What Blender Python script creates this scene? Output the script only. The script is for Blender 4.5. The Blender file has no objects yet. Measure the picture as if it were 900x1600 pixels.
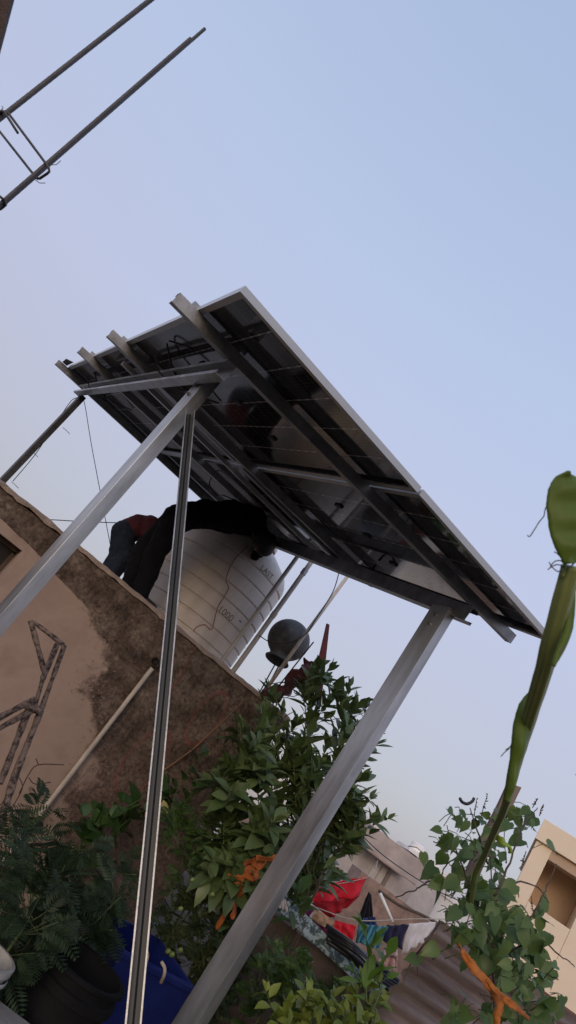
import bpy, bmesh, math, random
from mathutils import Vector, Matrix, Quaternion, noise
S = bpy.context.scene
COL = S.collection
R = random.Random(7)
V3 = Vector

# ------------------------------------------------------------------ camera
EYE = V3((0, 0, 1.55))
FOC = 1075.0                     # focal length in pixels of the 900x1600 picture
ROT = Matrix(((0.799, -0.601, 0.0), (-0.199, -0.265, -0.943), (0.567, 0.754, -0.332)))
def orthon(m):
    up = m.row[2].normalized(); x = m.row[0] - up * m.row[0].dot(up); x.normalize(); y = up.cross(x)
    return Matrix((x, y, up))
ROT = orthon(ROT)
cam_data = bpy.data.cameras.new('camera'); cam = bpy.data.objects.new('camera', cam_data); COL.objects.link(cam)
cam.matrix_world = Matrix.Translation(EYE) @ ROT.to_4x4()
cam_data.sensor_fit = 'VERTICAL'; cam_data.sensor_height = 36; cam_data.lens = 36 * FOC / 1600
cam_data.clip_start = 0.02; cam_data.clip_end = 3000
cam_data.dof.use_dof = True; cam_data.dof.focus_distance = 4.2; cam_data.dof.aperture_fstop = 9
S.camera = cam
S.render.resolution_x = 576; S.render.resolution_y = 1024

# ------------------------------------------------------------------ light
SUN_EL, SUN_AZ = math.radians(14), math.radians(200)       # low behind the camera, veiled by haze
w = bpy.data.worlds.new('World'); S.world = w; w.use_nodes = True
wt = w.node_tree; wt.nodes.clear()
sky = wt.nodes.new('ShaderNodeTexSky'); sky.sky_type = 'NISHITA'; sky.sun_disc = False
sky.sun_elevation = SUN_EL; sky.sun_rotation = SUN_AZ; sky.dust_density = 3; sky.air_density = 1.0
bg = wt.nodes.new('ShaderNodeBackground'); bg.inputs[1].default_value = 0.05
wt.links.new(sky.outputs[0], bg.inputs[0])
tc = wt.nodes.new('ShaderNodeTexCoord'); sx = wt.nodes.new('ShaderNodeSeparateXYZ'); wt.links.new(tc.outputs['Generated'], sx.inputs[0])
rp = wt.nodes.new('ShaderNodeValToRGB'); wt.links.new(sx.outputs[2], rp.inputs[0])
el = rp.color_ramp.elements
el[0].position = 0.0; el[0].color = (0.31, 0.295, 0.39, 1)
el[1].position = 1.0; el[1].color = (0.36, 0.46, 0.66, 1)
for p, c in ((0.10, (0.365, 0.34, 0.405, 1)), (0.22, (0.42, 0.40, 0.49, 1)), (0.42, (0.465, 0.485, 0.64, 1)), (0.62, (0.445, 0.515, 0.70, 1)), (0.85, (0.385, 0.475, 0.675, 1))):
    e = el.new(p); e.color = c
bg2 = wt.nodes.new('ShaderNodeBackground'); bg2.inputs[1].default_value = 0.98
wt.links.new(rp.outputs[0], bg2.inputs[0])
ad = wt.nodes.new('ShaderNodeAddShader'); wt.links.new(bg.outputs[0], ad.inputs[0]); wt.links.new(bg2.outputs[0], ad.inputs[1])
wo = wt.nodes.new('ShaderNodeOutputWorld'); wt.links.new(ad.outputs[0], wo.inputs[0])
sd = bpy.data.lights.new('sun', 'SUN'); sd.energy = 0.5; sd.angle = math.radians(20); sd.color = (1.0, 0.80, 0.66)
sun = bpy.data.objects.new('sun', sd); COL.objects.link(sun)
sdir = V3((math.sin(SUN_AZ) * math.cos(SUN_EL), math.cos(SUN_AZ) * math.cos(SUN_EL), math.sin(SUN_EL)))
sun.rotation_euler = sdir.to_track_quat('Z', 'Y').to_euler()
S.view_settings.view_transform = 'Standard'; S.view_settings.look = 'None'
S.view_settings.exposure = 0.0; S.view_settings.gamma = 1; S.view_settings.use_curve_mapping = False

# ------------------------------------------------------------------ helpers
def at(px, py, Y):               # world point at forward distance Y seen at a pixel of the photograph
    r = ROT @ V3((px - 450, -(py - 800), -FOC)); return EYE + r * (Y / r.y)
def dep(px, py, d):
    r = ROT @ V3((px - 450, -(py - 800), -FOC)); return EYE + r * (d / FOC)
W0 = V3((-.483, 5, 0)); WD = V3((.936, .352, 0)).normalized(); WN = V3((WD.y, -WD.x, 0))     # house wall: origin, direction, outward normal
def wall(s, z, off=0.0): return W0 + WD * s + WN * off + V3((0, 0, z))
def wpx(px, py, off=0.0):
    r = ROT @ V3((px - 450, -(py - 800), -FOC)); t = ((W0 + WN * off - EYE).dot(WN)) / r.dot(WN); return EYE + r * t

class MB:
    def __init__(s): s.v = []; s.f = []; s.uv = None
    def add(s, vs, fs):
        b = len(s.v); s.v += [tuple(x) for x in vs]; s.f += [tuple(i + b for i in f) for f in fs]; return s
    def box(s, c, size, ax=None):
        c = V3(c); ax = ax or (V3((1, 0, 0)), V3((0, 1, 0)), V3((0, 0, 1)))
        vs = []
        for k in (-.5, .5):
            for j in (-.5, .5):
                for i in (-.5, .5): vs.append(c + ax[0] * (i * size[0]) + ax[1] * (j * size[1]) + ax[2] * (k * size[2]))
        return s.add(vs, [(0, 2, 3, 1), (4, 5, 7, 6), (0, 1, 5, 4), (2, 6, 7, 3), (0, 4, 6, 2), (1, 3, 7, 5)])
    def extrude(s, p0, p1, prof, side, up):
        p0 = V3(p0); p1 = V3(p1); n = len(prof)
        vs = [p + side * a + up * b for p in (p0, p1) for a, b in prof]
        fs = [(i, (i + 1) % n, n + (i + 1) % n, n + i) for i in range(n)] + [tuple(range(n))[::-1], tuple(range(n, 2 * n))]
        return s.add(vs, fs)
    def tube(s, pts, r, seg=8, cap=True):
        pts = [V3(p) for p in pts]; n = len(pts)
        rs = r if isinstance(r, (list, tuple)) else [r] * n
        t0 = (pts[1] - pts[0]).normalized(); a = t0.orthogonal().normalized(); vs = []
        for i, p in enumerate(pts):
            t = (pts[min(i + 1, n - 1)] - pts[max(i - 1, 0)])
            t = t.normalized() if t.length > 1e-9 else t0
            a = (a - t * a.dot(t)); a = a.normalized() if a.length > 1e-6 else t.orthogonal().normalized()
            b = t.cross(a)
            for k in range(seg):
                an = 2 * math.pi * k / seg; vs.append(p + (a * math.cos(an) + b * math.sin(an)) * rs[i])
        fs = [(i * seg + k, i * seg + (k + 1) % seg, (i + 1) * seg + (k + 1) % seg, (i + 1) * seg + k) for i in range(n - 1) for k in range(seg)]
        if cap: fs += [tuple(range(seg))[::-1], tuple(range((n - 1) * seg, n * seg))]
        return s.add(vs, fs)
    def lathe(s, prof, c, seg=48, ax=None):
        c = V3(c); ax = ax or (V3((1, 0, 0)), V3((0, 1, 0)), V3((0, 0, 1))); vs = []; n = len(prof)
        for r, z in prof:
            for k in range(seg):
                an = 2 * math.pi * k / seg; vs.append(c + (ax[0] * math.cos(an) + ax[1] * math.sin(an)) * r + ax[2] * z)
        fs = [(i * seg + k, i * seg + (k + 1) % seg, (i + 1) * seg + (k + 1) % seg, (i + 1) * seg + k) for i in range(n - 1) for k in range(seg)]
        return s.add(vs, fs)
    def build(s, name, mat, parent=None, smooth=False, bevel=0, autos=False, shift=None):
        me = bpy.data.meshes.new(name)
        sh = V3(shift) if shift is not None else V3((0, 0, 0))
        me.from_pydata([tuple(V3(v) - sh) for v in s.v], [], s.f); me.validate(); me.update()
        if smooth: me.polygons.foreach_set('use_smooth', [True] * len(me.polygons))
        if autos: me.polygons.foreach_set('use_smooth', [True] * len(me.polygons)); me.set_sharp_from_angle(angle=math.radians(35))
        me.materials.append(mat); o = bpy.data.objects.new(name, me); COL.objects.link(o)
        if parent: o.parent = parent
        if shift is not None: o.location = sh
        if bevel:
            b = o.modifiers.new('b', 'BEVEL'); b.width = bevel; b.segments = 2; b.limit_method = 'ANGLE'
        return o
def tag(o, label=None, cat=None, group=None, kind=None):
    if label: o['label'] = label
    if cat: o['category'] = cat
    if group: o['group'] = group
    if kind: o['kind'] = kind
    return o
def thing(name, label, cat, loc=(0, 0, 0), group=None):
    # parts are built with world coordinates, so the Empty keeps its offset through matrix_parent_inverse
    o = bpy.data.objects.new(name, None); COL.objects.link(o); o.location = loc; o.empty_display_size = .1
    return tag(o, label, cat, group)
def fix_parents():
    for o in bpy.data.objects:
        if o.parent and o.get('_local') is None:
            p = o.parent; m = Matrix.Identity(4)
            chain = []
            while p: chain.append(p); p = p.parent
            for q in reversed(chain): m = m @ q.matrix_parent_inverse @ q.matrix_basis
            o.matrix_parent_inverse = m.inverted()

# ------------------------------------------------------------------ materials
def mat(name, col, rough=.8, metal=0, var=.25, scale=6, bump=.0, bscale=60, col2=None, spec=.5, coat=0, stretch=None, detail=6):
    m = bpy.data.materials.new(name); m.use_nodes = True; t = m.node_tree; b = t.nodes['Principled BSDF']
    b.inputs['Roughness'].default_value = rough; b.inputs['Metallic'].default_value = metal
    b.inputs['Specular IOR Level'].default_value = spec; b.inputs['Coat Weight'].default_value = coat
    c = t.nodes.new('ShaderNodeTexCoord'); src = c.outputs['Object']
    if stretch:
        mp = t.nodes.new('ShaderNodeMapping'); mp.inputs['Scale'].default_value = stretch; t.links.new(src, mp.inputs[0]); src = mp.outputs[0]
    n = t.nodes.new('ShaderNodeTexNoise'); n.inputs['Scale'].default_value = scale; n.inputs['Detail'].default_value = detail; n.inputs['Roughness'].default_value = .65
    t.links.new(src, n.inputs[0])
    r = t.nodes.new('ShaderNodeValToRGB'); t.links.new(n.outputs['Fac'], r.inputs[0])
    r.color_ramp.elements[0].position = .32; r.color_ramp.elements[1].position = .68
    c2 = col2 or tuple(min(1, x * (1 + var)) for x in col); c1 = col if col2 else tuple(x * (1 - var) for x in col)
    r.color_ramp.elements[0].color = (*c1, 1); r.color_ramp.elements[1].color = (*c2, 1)
    t.links.new(r.outputs[0], b.inputs['Base Color'])
    rr = t.nodes.new('ShaderNodeMapRange'); rr.inputs[3].default_value = max(.03, rough - .1); rr.inputs[4].default_value = min(1, rough + .12)
    t.links.new(n.outputs['Fac'], rr.inputs[0]); t.links.new(rr.outputs[0], b.inputs['Roughness'])
    if bump:
        n2 = t.nodes.new('ShaderNodeTexNoise'); n2.inputs['Scale'].default_value = bscale; n2.inputs['Detail'].default_value = 5; t.links.new(src, n2.inputs[0])
        bp = t.nodes.new('ShaderNodeBump'); bp.inputs['Strength'].default_value = bump; bp.inputs['Distance'].default_value = .01
        t.links.new(n2.outputs['Fac'], bp.inputs['Height']); t.links.new(bp.outputs[0], b.inputs['Normal'])
    return m
def leafmat(name, col, col2, trans=.25, rough=.5, noise_s=25):
    m = bpy.data.materials.new(name); m.use_nodes = True; t = m.node_tree; b = t.nodes['Principled BSDF']
    g = t.nodes.new('ShaderNodeNewGeometry'); r = t.nodes.new('ShaderNodeValToRGB')
    r.color_ramp.elements[0].color = (*col, 1); r.color_ramp.elements[1].color = (*col2, 1)
    c = t.nodes.new('ShaderNodeTexCoord'); n = t.nodes.new('ShaderNodeTexNoise'); n.inputs['Scale'].default_value = noise_s; t.links.new(c.outputs['Object'], n.inputs[0])
    mx = t.nodes.new('ShaderNodeMath'); mx.operation = 'MULTIPLY_ADD'; mx.inputs[1].default_value = .5; t.links.new(n.outputs[0], mx.inputs[0])
    m2 = t.nodes.new('ShaderNodeMath'); m2.operation = 'MULTIPLY_ADD'; m2.inputs[1].default_value = .8; m2.inputs[2].default_value = -.15
    t.links.new(g.outputs['Random Per Island'], m2.inputs[0]); t.links.new(m2.outputs[0], mx.inputs[2])
    t.links.new(mx.outputs[0], r.inputs[0]); t.links.new(r.outputs[0], b.inputs['Base Color'])
    b.inputs['Roughness'].default_value = rough; b.inputs['Specular IOR Level'].default_value = .4
    tr = t.nodes.new('ShaderNodeBsdfTranslucent'); t.links.new(r.outputs[0], tr.inputs[0])
    ms = t.nodes.new('ShaderNodeMixShader'); ms.inputs[0].default_value = trans
    out = t.nodes['Material Output']; t.links.new(b.outputs[0], ms.inputs[1]); t.links.new(tr.outputs[0], ms.inputs[2]); t.links.new(ms.outputs[0], out.inputs[0])
    return m
M = {}
M['steel'] = mat('galvanised steel', (.43, .445, .47), .36, .72, .34, 9, .04, 150, stretch=(1, 1, .22), detail=8)
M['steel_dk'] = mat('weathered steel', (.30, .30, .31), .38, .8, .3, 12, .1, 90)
M['steel_vd'] = mat('dark steel post', (.018, .020, .024), .8, 0, .3, 7, spec=.1)
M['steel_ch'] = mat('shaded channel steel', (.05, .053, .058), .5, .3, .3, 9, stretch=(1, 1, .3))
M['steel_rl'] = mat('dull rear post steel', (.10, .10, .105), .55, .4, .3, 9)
M['alu'] = mat('anodised aluminium', (.52, .52, .52), .38, .7, .06, 4)
M['black'] = mat('black plastic', (.02, .02, .022), .5, 0, .3, 20)
M['rebar'] = mat('rebar steel', (.075, .068, .07), .55, .4, .3, 30, .15, 220)
M['wire'] = mat('dark wire', (.03, .03, .03), .5, .3, .2, 20)
M['concrete'] = mat('concrete', (.20, .18, .165), .92, 0, .3, 5, .5, 40)
M['ground'] = mat('soil ground', (.085, .068, .057), .97, 0, .4, 1.2, .6, 20, spec=.02)
M['tank'] = mat('tank plastic', (.62, .55, .50), .45, 0, .17, 3.0, .05, 30, stretch=(1.6, 1.6, .35))
M['mark'] = mat('marker ink', (.09, .072, .07), .8)
M['pvc'] = mat('pvc pipe', (.50, .44, .38), .5, 0, .18, 12)
M['pvc_gray'] = mat('painted pipe', (.42, .38, .35), .5, 0, .15, 9)
M['clay'] = mat('blackened clay', (.045, .042, .042), .62, 0, .4, 9, .5, 30, col2=(.14, .135, .135))
M['maroon'] = mat('maroon paint', (.20, .035, .035), .6, 0, .3, 12)
M['maroon_cloth'] = mat('maroon cloth', (.10, .03, .03), .9, 0, .3, 20, .4, 60)
M['jeans'] = mat('denim', (.020, .027, .044), .95, 0, .35, 18, .4, 120, spec=.15)
M['shirt'] = mat('maroon shirt', (.065, .010, .018), .9, 0, .2, 14, .3, 60)
M['jacket'] = mat('black shirt', (.006, .006, .007), .95, 0, .25, 10, .3, 50, spec=.1)
M['trouser'] = mat('black trousers', (.007, .007, .009), .95, 0, .25, 10, .3, 50, spec=.1)
M['skin'] = mat('brown skin', (.06, .034, .024), .55, 0, .1, 12)
M['hair'] = mat('black hair', (.01, .009, .009), .6, 0, .2, 60, .5, 200)
M['eye'] = mat('eye', (.5, .48, .45), .2, 0, .02)
M['blue'] = mat('blue plastic', (.009, .018, .13), .4, 0, .15, 6, .1, 40)
M['dark_in'] = mat('dark inside', (.02, .018, .018), .9)
M['drum'] = mat('black drum plastic', (.008, .008, .009), .7, 0, .3, 8, .1, 30, spec=.12)
M['white_pl'] = mat('dirty white plastic', (.36, .35, .34), .5, 0, .25, 9)
M['rope'] = mat('white rope', (.42, .36, .30), .9, 0, .2, 30)
M['orange'] = mat('orange cloth', (.36, .12, .025), .9, 0, .55, 22, .4, 60)
M['greentie'] = mat('lime tie', (.22, .32, .03), .6, 0, .25, 20)
M['bark'] = mat('dark bark', (.085, .06, .045), .9, 0, .35, 20, .6, 60)
M['stemg'] = mat('green stem', (.065, .09, .03), .6, 0, .3, 20)
M['stake'] = mat('weathered stake', (.19, .15, .125), .9, 0, .35, 10, .7, 50, stretch=(1, 1, .2))
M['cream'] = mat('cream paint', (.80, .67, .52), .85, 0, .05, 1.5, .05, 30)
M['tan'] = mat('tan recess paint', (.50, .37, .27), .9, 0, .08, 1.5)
M['brownroof'] = mat('brown shutter', (.14, .075, .055), .8, 0, .2, 5)
M['grayplaster'] = mat('grey cement plaster', (.42, .355, .33), .92, 0, .22, 1.6, .3, 12)
M['grayplaster2'] = mat('pale cement plaster', (.54, .49, .47), .92, 0, .2, 2.2, .3, 12)
M['whitewash'] = mat('whitewash', (.80, .77, .75), .9, 0, .12, 1.6)
M['brick'] = mat('rough brick', (.30, .21, .18), .95, 0, .3, 5, .6, 14)
M['door_w'] = mat('white door paint', (.58, .55, .54), .6, 0, .1, 3)
M['red'] = mat('red cloth', (.66, .018, .04), .85, 0, .12, 6, .2, 60)
M['pinkcl'] = mat('pink print cloth', (.55, .33, .38), .9, 0, .3, 40, .2, 60, col2=(.66, .55, .57))
M['purple'] = mat('purple cloth', (.16, .02, .09), .85, 0, .2, 9, .2, 60)
M['tanprint'] = mat('tan print cloth', (.42, .22, .12), .9, 0, .3, 30, col2=(.55, .40, .27))
M['navy'] = mat('navy cloth', (.018, .018, .06), .9, 0, .3, 9, .2, 60)
M['blackcl'] = mat('black cloth', (.012, .012, .02), .9, 0, .3, 9)
M['whitecl'] = mat('white cloth', (.62, .60, .64), .9, 0, .06, 6)
M['peach'] = mat('peach towel', (.58, .36, .33), .95, 0, .12, 40, .5, 90)
M['hose'] = mat('black hose', (.022, .022, .028), .42, 0, .3, 14)
M['leaf_dark'] = leafmat('dark fern leaf', (.013, .028, .011), (.034, .060, .022), .15, .6)
M['leaf_mid'] = leafmat('mid green leaf', (.032, .070, .016), (.085, .145, .040), .22, .42)
M['leaf_shrub'] = leafmat('glossy shrub leaf', (.055, .095, .026), (.15, .205, .080), .22, .38)
M['leaf_money'] = leafmat('creeper leaf', (.030, .070, .018), (.070, .135, .035), .2, .4)
M['leaf_yel'] = leafmat('yellow green leaf', (.11, .16, .020), (.26, .30, .055), .3, .45)
M['leaf_bright'] = leafmat('bright green leaf', (.07, .15, .018), (.15, .26, .04), .3, .45)
M['leaf_bean'] = leafmat('bean leaf', (.045, .092, .020), (.13, .20, .060), .3, .42)
M['leaf_tom'] = leafmat('tomato leaf', (.026, .042, .014), (.070, .095, .035), .2, .6)
M['fruit'] = mat('green fruit', (.16, .22, .06), .35, 0, .15, 20)
M['stalk'] = leafmat('ribbed stalk', (.15, .19, .05), (.28, .32, .13), .12, .5, 60)
M['bigleaf'] = leafmat('broad gourd leaf', (.085, .15, .015), (.17, .25, .040), .4, .5, 40)
M['tendril'] = mat('dry tendril', (.12, .10, .085), .8)
M['pod'] = mat('dark pod', (.02, .018, .03), .5)

def wallmat():
    m = bpy.data.materials.new('stained plaster'); m.use_nodes = True; t = m.node_tree; b = t.nodes['Principled BSDF']; N = t.nodes.new; L = t.links.new
    tcd = N('ShaderNodeTexCoord')
    def math_(op, a, bb, clamp=False):
        n = N('ShaderNodeMath'); n.operation = op; n.use_clamp = clamp
        for i, x in enumerate((a, bb)):
            if x is None: continue
            if isinstance(x, (int, float)): n.inputs[i].default_value = x
            else: L(x, n.inputs[i])
        return n.outputs[0]
    def noise_(sc, det=6, rough=.6, off=0):
        mp = N('ShaderNodeMapping'); mp.inputs['Location'].default_value = (off, off * 2, off * 3); L(tcd.outputs['Object'], mp.inputs[0])
        n = N('ShaderNodeTexNoise'); n.inputs['Scale'].default_value = sc; n.inputs['Detail'].default_value = det; n.inputs['Roughness'].default_value = rough; L(mp.outputs[0], n.inputs[0]); return n.outputs['Fac']
    def ramp(fac, stops):
        r = N('ShaderNodeValToRGB'); L(fac, r.inputs[0]); e = r.color_ramp.elements
        e[0].position, e[0].color = stops[0][0], (*stops[0][1], 1); e[1].position, e[1].color = stops[-1][0], (*stops[-1][1], 1)
        for p, c in stops[1:-1]: q = e.new(p); q.color = (*c, 1)
        return r.outputs[0]
    def mix(f, a, bb):
        n = N('ShaderNodeMix'); n.data_type = 'RGBA'; L(f, n.inputs[0])
        for i, x in ((6, a), (7, bb)):
            if isinstance(x, tuple): n.inputs[i].default_value = (*x, 1)
            else: L(x, n.inputs[i])
        return n.outputs[2]
    sep = N('ShaderNodeSeparateXYZ'); L(tcd.outputs['Object'], sep.inputs[0])     # the wall's own object space: x along wall, z up
    s, z = sep.outputs[0], sep.outputs[2]
    zn = math_('DIVIDE', z, 2.5)
    def g(v): q = (v + 1.5) / 4; return (q, q, q)
    sb = ramp(zn, [(0.0, g(1.0)), (.32, g(.50)), (.44, g(.46)), (.50, g(.34)), (.555, g(.10)), (.64, g(.09)), (.69, g(.02)), (.735, g(-.2)), (.765, g(-.7)), (.785, g(-1.2)), (.82, g(-1.49))])
    sbv = math_('SUBTRACT', math_('MULTIPLY', sb, 4), 1.5)
    d = math_('SUBTRACT', s, sbv)
    d = math_('ADD', d, math_('MULTIPLY', math_('SUBTRACT', noise_(3.2), .5), .55))
    d = math_('ADD', d, math_('MULTIPLY', math_('SUBTRACT', noise_(22, 4, .7, 3), .5), .10))
    k = math_('MULTIPLY', math_('ADD', d, .03), 16, True)
    paint = ramp(noise_(2.6, 7, .6, 5), [(.3, (.335, .238, .196)), (.5, (.385, .285, .236)), (.7, (.285, .202, .168))])
    brown = ramp(noise_(5.5, 10, .72, 9), [(.33, (.048, .035, .028)), (.46, (.108, .078, .062)), (.56, (.175, .132, .106)), (.72, (.29, .225, .18))])
    cem = ramp(noise_(8, 8, .7, 2), [(.3, (.115, .080, .066)), (.6, (.19, .135, .112)), (.75, (.27, .20, .165))])
    low = math_('MULTIPLY', math_('SUBTRACT', 1.62, math_('ADD', z, math_('MULTIPLY', noise_(2.2, 4, .6, 12), .5))), 3.0, True)
    brown = mix(low, brown, cem)
    fine = ramp(noise_(34, 10, .75, 7), [(.36, (.38, .36, .34)), (.5, (.95, .95, .95)), (.64, (1.45, 1.42, 1.38))])
    mm = N('ShaderNodeMix'); mm.data_type = 'RGBA'; mm.blend_type = 'MULTIPLY'; mm.inputs[0].default_value = 1; L(brown, mm.inputs[6]); L(fine, mm.inputs[7]); brown = mm.outputs[2]
    col = mix(k, paint, brown)
    # flaked spots along the edge of the paint
    fl = math_('GREATER_THAN', noise_(38, 3, .6, 4), .62)
    near = math_('SUBTRACT', 1.0, math_('MULTIPLY', math_('ABSOLUTE', math_('ADD', d, .0), None), 4.5), True)
    fm = math_('MULTIPLY', math_('MULTIPLY', fl, near), .75)
    col = mix(fm, col, (.40, .31, .26))
    fl2 = math_('MULTIPLY', math_('MULTIPLY', math_('GREATER_THAN', noise_(30, 4, .7, 8), .60), near), .6)
    col = mix(fl2, col, (.10, .06, .045))
    # faint red chalk loop and splashes
    def loop(cs, cz, rs, rz, wd, jit):
        a = math_('DIVIDE', math_('SUBTRACT', s, cs), rs); c = math_('DIVIDE', math_('SUBTRACT', z, cz), rz)
        rr = math_('SQRT', math_('ADD', math_('MULTIPLY', a, a), math_('MULTIPLY', c, c)), None)
        rr = math_('ADD', rr, math_('MULTIPLY', math_('SUBTRACT', noise_(5, 3, .5, jit), .5), .35))
        return math_('SUBTRACT', 1.0, math_('MULTIPLY', math_('ABSOLUTE', math_('SUBTRACT', rr, 1.0), None), 1 / wd), True)
    lp = math_('MAXIMUM', loop(.78, 1.25, .13, .26, .10, 1), loop(.98, 1.75, .10, .22, .12, 6))
    lp = math_('MULTIPLY', math_('MULTIPLY', lp, noise_(16, 5, .7, 1)), .9)
    col = mix(lp, col, (.30, .07, .06))
    L(col, b.inputs['Base Color']); b.inputs['Roughness'].default_value = .93; b.inputs['Specular IOR Level'].default_value = .25
    bp = N('ShaderNodeBump'); bp.inputs['Strength'].default_value = .8; bp.inputs['Distance'].default_value = .015
    h = math_('ADD', math_('MULTIPLY', math_('MULTIPLY', noise_(45, 8, .7, 1), k), 1.0), math_('MULTIPLY', noise_(8, 3, .5, 2), .5))
    L(h, bp.inputs['Height']); L(bp.outputs[0], b.inputs['Normal'])
    return m
M['wall'] = wallmat()

def cellmat():
    m = bpy.data.materials.new('solar cells'); m.use_nodes = True; t = m.node_tree; b = t.nodes['Principled BSDF']; N = t.nodes.new; L = t.links.new
    tcd = N('ShaderNodeTexCoord'); sep = N('ShaderNodeSeparateXYZ'); L(tcd.outputs['Object'], sep.inputs[0])
    def m_(op, a, bb=None, c=False):
        n = N('ShaderNodeMath'); n.operation = op; n.use_clamp = c
        for i, x in enumerate((a, bb)):
            if x is None: continue
            if isinstance(x, (int, float)): n.inputs[i].default_value = x
            else: L(x, n.inputs[i])
        return n.outputs[0]
    def line(co, off, pitch, wd):
        f = m_('FRACT', m_('DIVIDE', m_('SUBTRACT', co, off), pitch))
        dd = m_('MULTIPLY', m_('MINIMUM', f, m_('SUBTRACT', 1.0, f)), pitch)
        return m_('LESS_THAN', dd, wd)
    x, y = sep.outputs[0], sep.outputs[1]
    lx = line(x, .0205, .1819, .0030)               # gaps between the six cell columns
    ly = line(y, .0210, .0872, .0008)               # thin gaps between the half cells
    fy = m_('FRACT', m_('DIVIDE', m_('SUBTRACT', y, .021), .0872)); corner = m_('LESS_THAN', m_('MULTIPLY', m_('MINIMUM', fy, m_('SUBTRACT', 1.0, fy)), .0872), .012)
    bus = line(x, .0205, .0182, .0005)
    g = m_('MAXIMUM', m_('MULTIPLY', lx, m_('ADD', m_('MULTIPLY', corner, .5), .5)), m_('MULTIPLY', ly, .30))
    g = m_('MAXIMUM', g, m_('MULTIPLY', bus, .14))
    n = N('ShaderNodeTexNoise'); n.inputs['Scale'].default_value = 5; L(tcd.outputs['Object'], n.inputs[0])
    base = N('ShaderNodeValToRGB'); L(n.outputs[0], base.inputs[0]); base.color_ramp.elements[0].color = (.010, .010, .012, 1); base.color_ramp.elements[1].color = (.028, .026, .026, 1)
    mx = N('ShaderNodeMix'); mx.data_type = 'RGBA'; L(g, mx.inputs[0]); L(base.outputs[0], mx.inputs[6]); mx.inputs[7].default_value = (.78, .77, .78, 1)
    L(mx.outputs[2], b.inputs['Base Color']); b.inputs['Roughness'].default_value = .075; b.inputs['Specular IOR Level'].default_value = 1.0
    return m
M['cell'] = cellmat()

def rustymat():
    m = mat('rusty corrugated iron', (.075, .045, .036), .75, .1, .3, 3.0, .2, 40, col2=(.21, .165, .15), stretch=(.5, 1, 3))
    return m
M['corr'] = rustymat()
def peelmat():
    m = mat('peeling white paint on iron', (.045, .03, .025), .8, 0, .2, 38, .8, 60, col2=(.21, .155, .13))
    for n in m.node_tree.nodes:
        if n.type == 'VALTORGB': n.color_ramp.elements[0].position = .42; n.color_ramp.elements[1].position = .53
    return m
M['peel'] = peelmat()
def patternmat():
    m = mat('teal leaf print cloth', (.05, .075, .075), .85, 0, .2, 26, .2, 60, col2=(.30, .36, .36))
    for n in m.node_tree.nodes:
        if n.type == 'VALTORGB': n.color_ramp.elements[0].position = .47; n.color_ramp.elements[1].position = .55
    return m
M['print'] = patternmat()
def stripemat():
    m = bpy.data.materials.new('teal striped cloth'); m.use_nodes = True; t = m.node_tree; b = t.nodes['Principled BSDF']
    c = t.nodes.new('ShaderNodeTexCoord'); wv = t.nodes.new('ShaderNodeTexWave'); wv.inputs['Scale'].default_value = 7; wv.bands_direction = 'X'; wv.inputs['Distortion'].default_value = 1.5
    t.links.new(c.outputs['Object'], wv.inputs[0]); r = t.nodes.new('ShaderNodeValToRGB'); t.links.new(wv.outputs[0], r.inputs[0])
    r.color_ramp.elements[0].color = (.02, .08, .13, 1); r.color_ramp.elements[1].color = (.08, .30, .40, 1); t.links.new(r.outputs[0], b.inputs['Base Color']); b.inputs['Roughness'].default_value = .9
    return m
M['stripe'] = stripemat()

# ------------------------------------------------------------------ ground
MB().add([(-900, -900, 0), (900, -900, 0), (900, 900, 0), (-900, 900, 0)], [(0, 1, 2, 3)]).build('ground', M['ground']); tag(bpy.data.objects['ground'], kind='structure')

# ------------------------------------------------------------------ house with the stained wall (local frame: x along wall, y inward, z up)
HM = Matrix.Translation(W0) @ Matrix(((WD.x, -WN.x, 0), (WD.y, -WN.y, 0), (0, 0, 1))).to_4x4()
house = thing('plastered_house', 'low flat roofed house with stained peeling pinkish plaster wall behind the steel posts', 'house'); house.matrix_world = HM
def local(o): o['_local'] = 1; return o
def hbox(name, x0, x1, y0, y1, z0, z1, m, parent=house):
    return local(MB().box(((x0 + x1) / 2, (y0 + y1) / 2, (z0 + z1) / 2), (x1 - x0, y1 - y0, z1 - z0)).build(name, m, parent))
RZ = 2.10
def wallgrid():
    mb = MB()
    for x0, x1, z0, z1 in ((-.82, 1.55, 0, RZ), (-2.1, -.82, 1.87, RZ), (-2.1, -.82, 0, .95), (-5, -2.1, 0, RZ)):
        mb.box(((x0 + x1) / 2, .08, (z0 + z1) / 2), (x1 - x0, .16, z1 - z0))
    mb.box((1.47, 3.5, RZ / 2), (.16, 6.68, RZ)); mb.box((-4.92, 3.5, RZ / 2), (.16, 6.68, RZ)); mb.box((-1.7, 6.9, RZ / 2), (6.24, .12, RZ))
    return mb
local(wallgrid().build('wall', M['wall'], house))
hbox('roof', -5.0, 1.552, .165, 7.0, RZ - .02, RZ + .02, M['concrete'])
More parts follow.
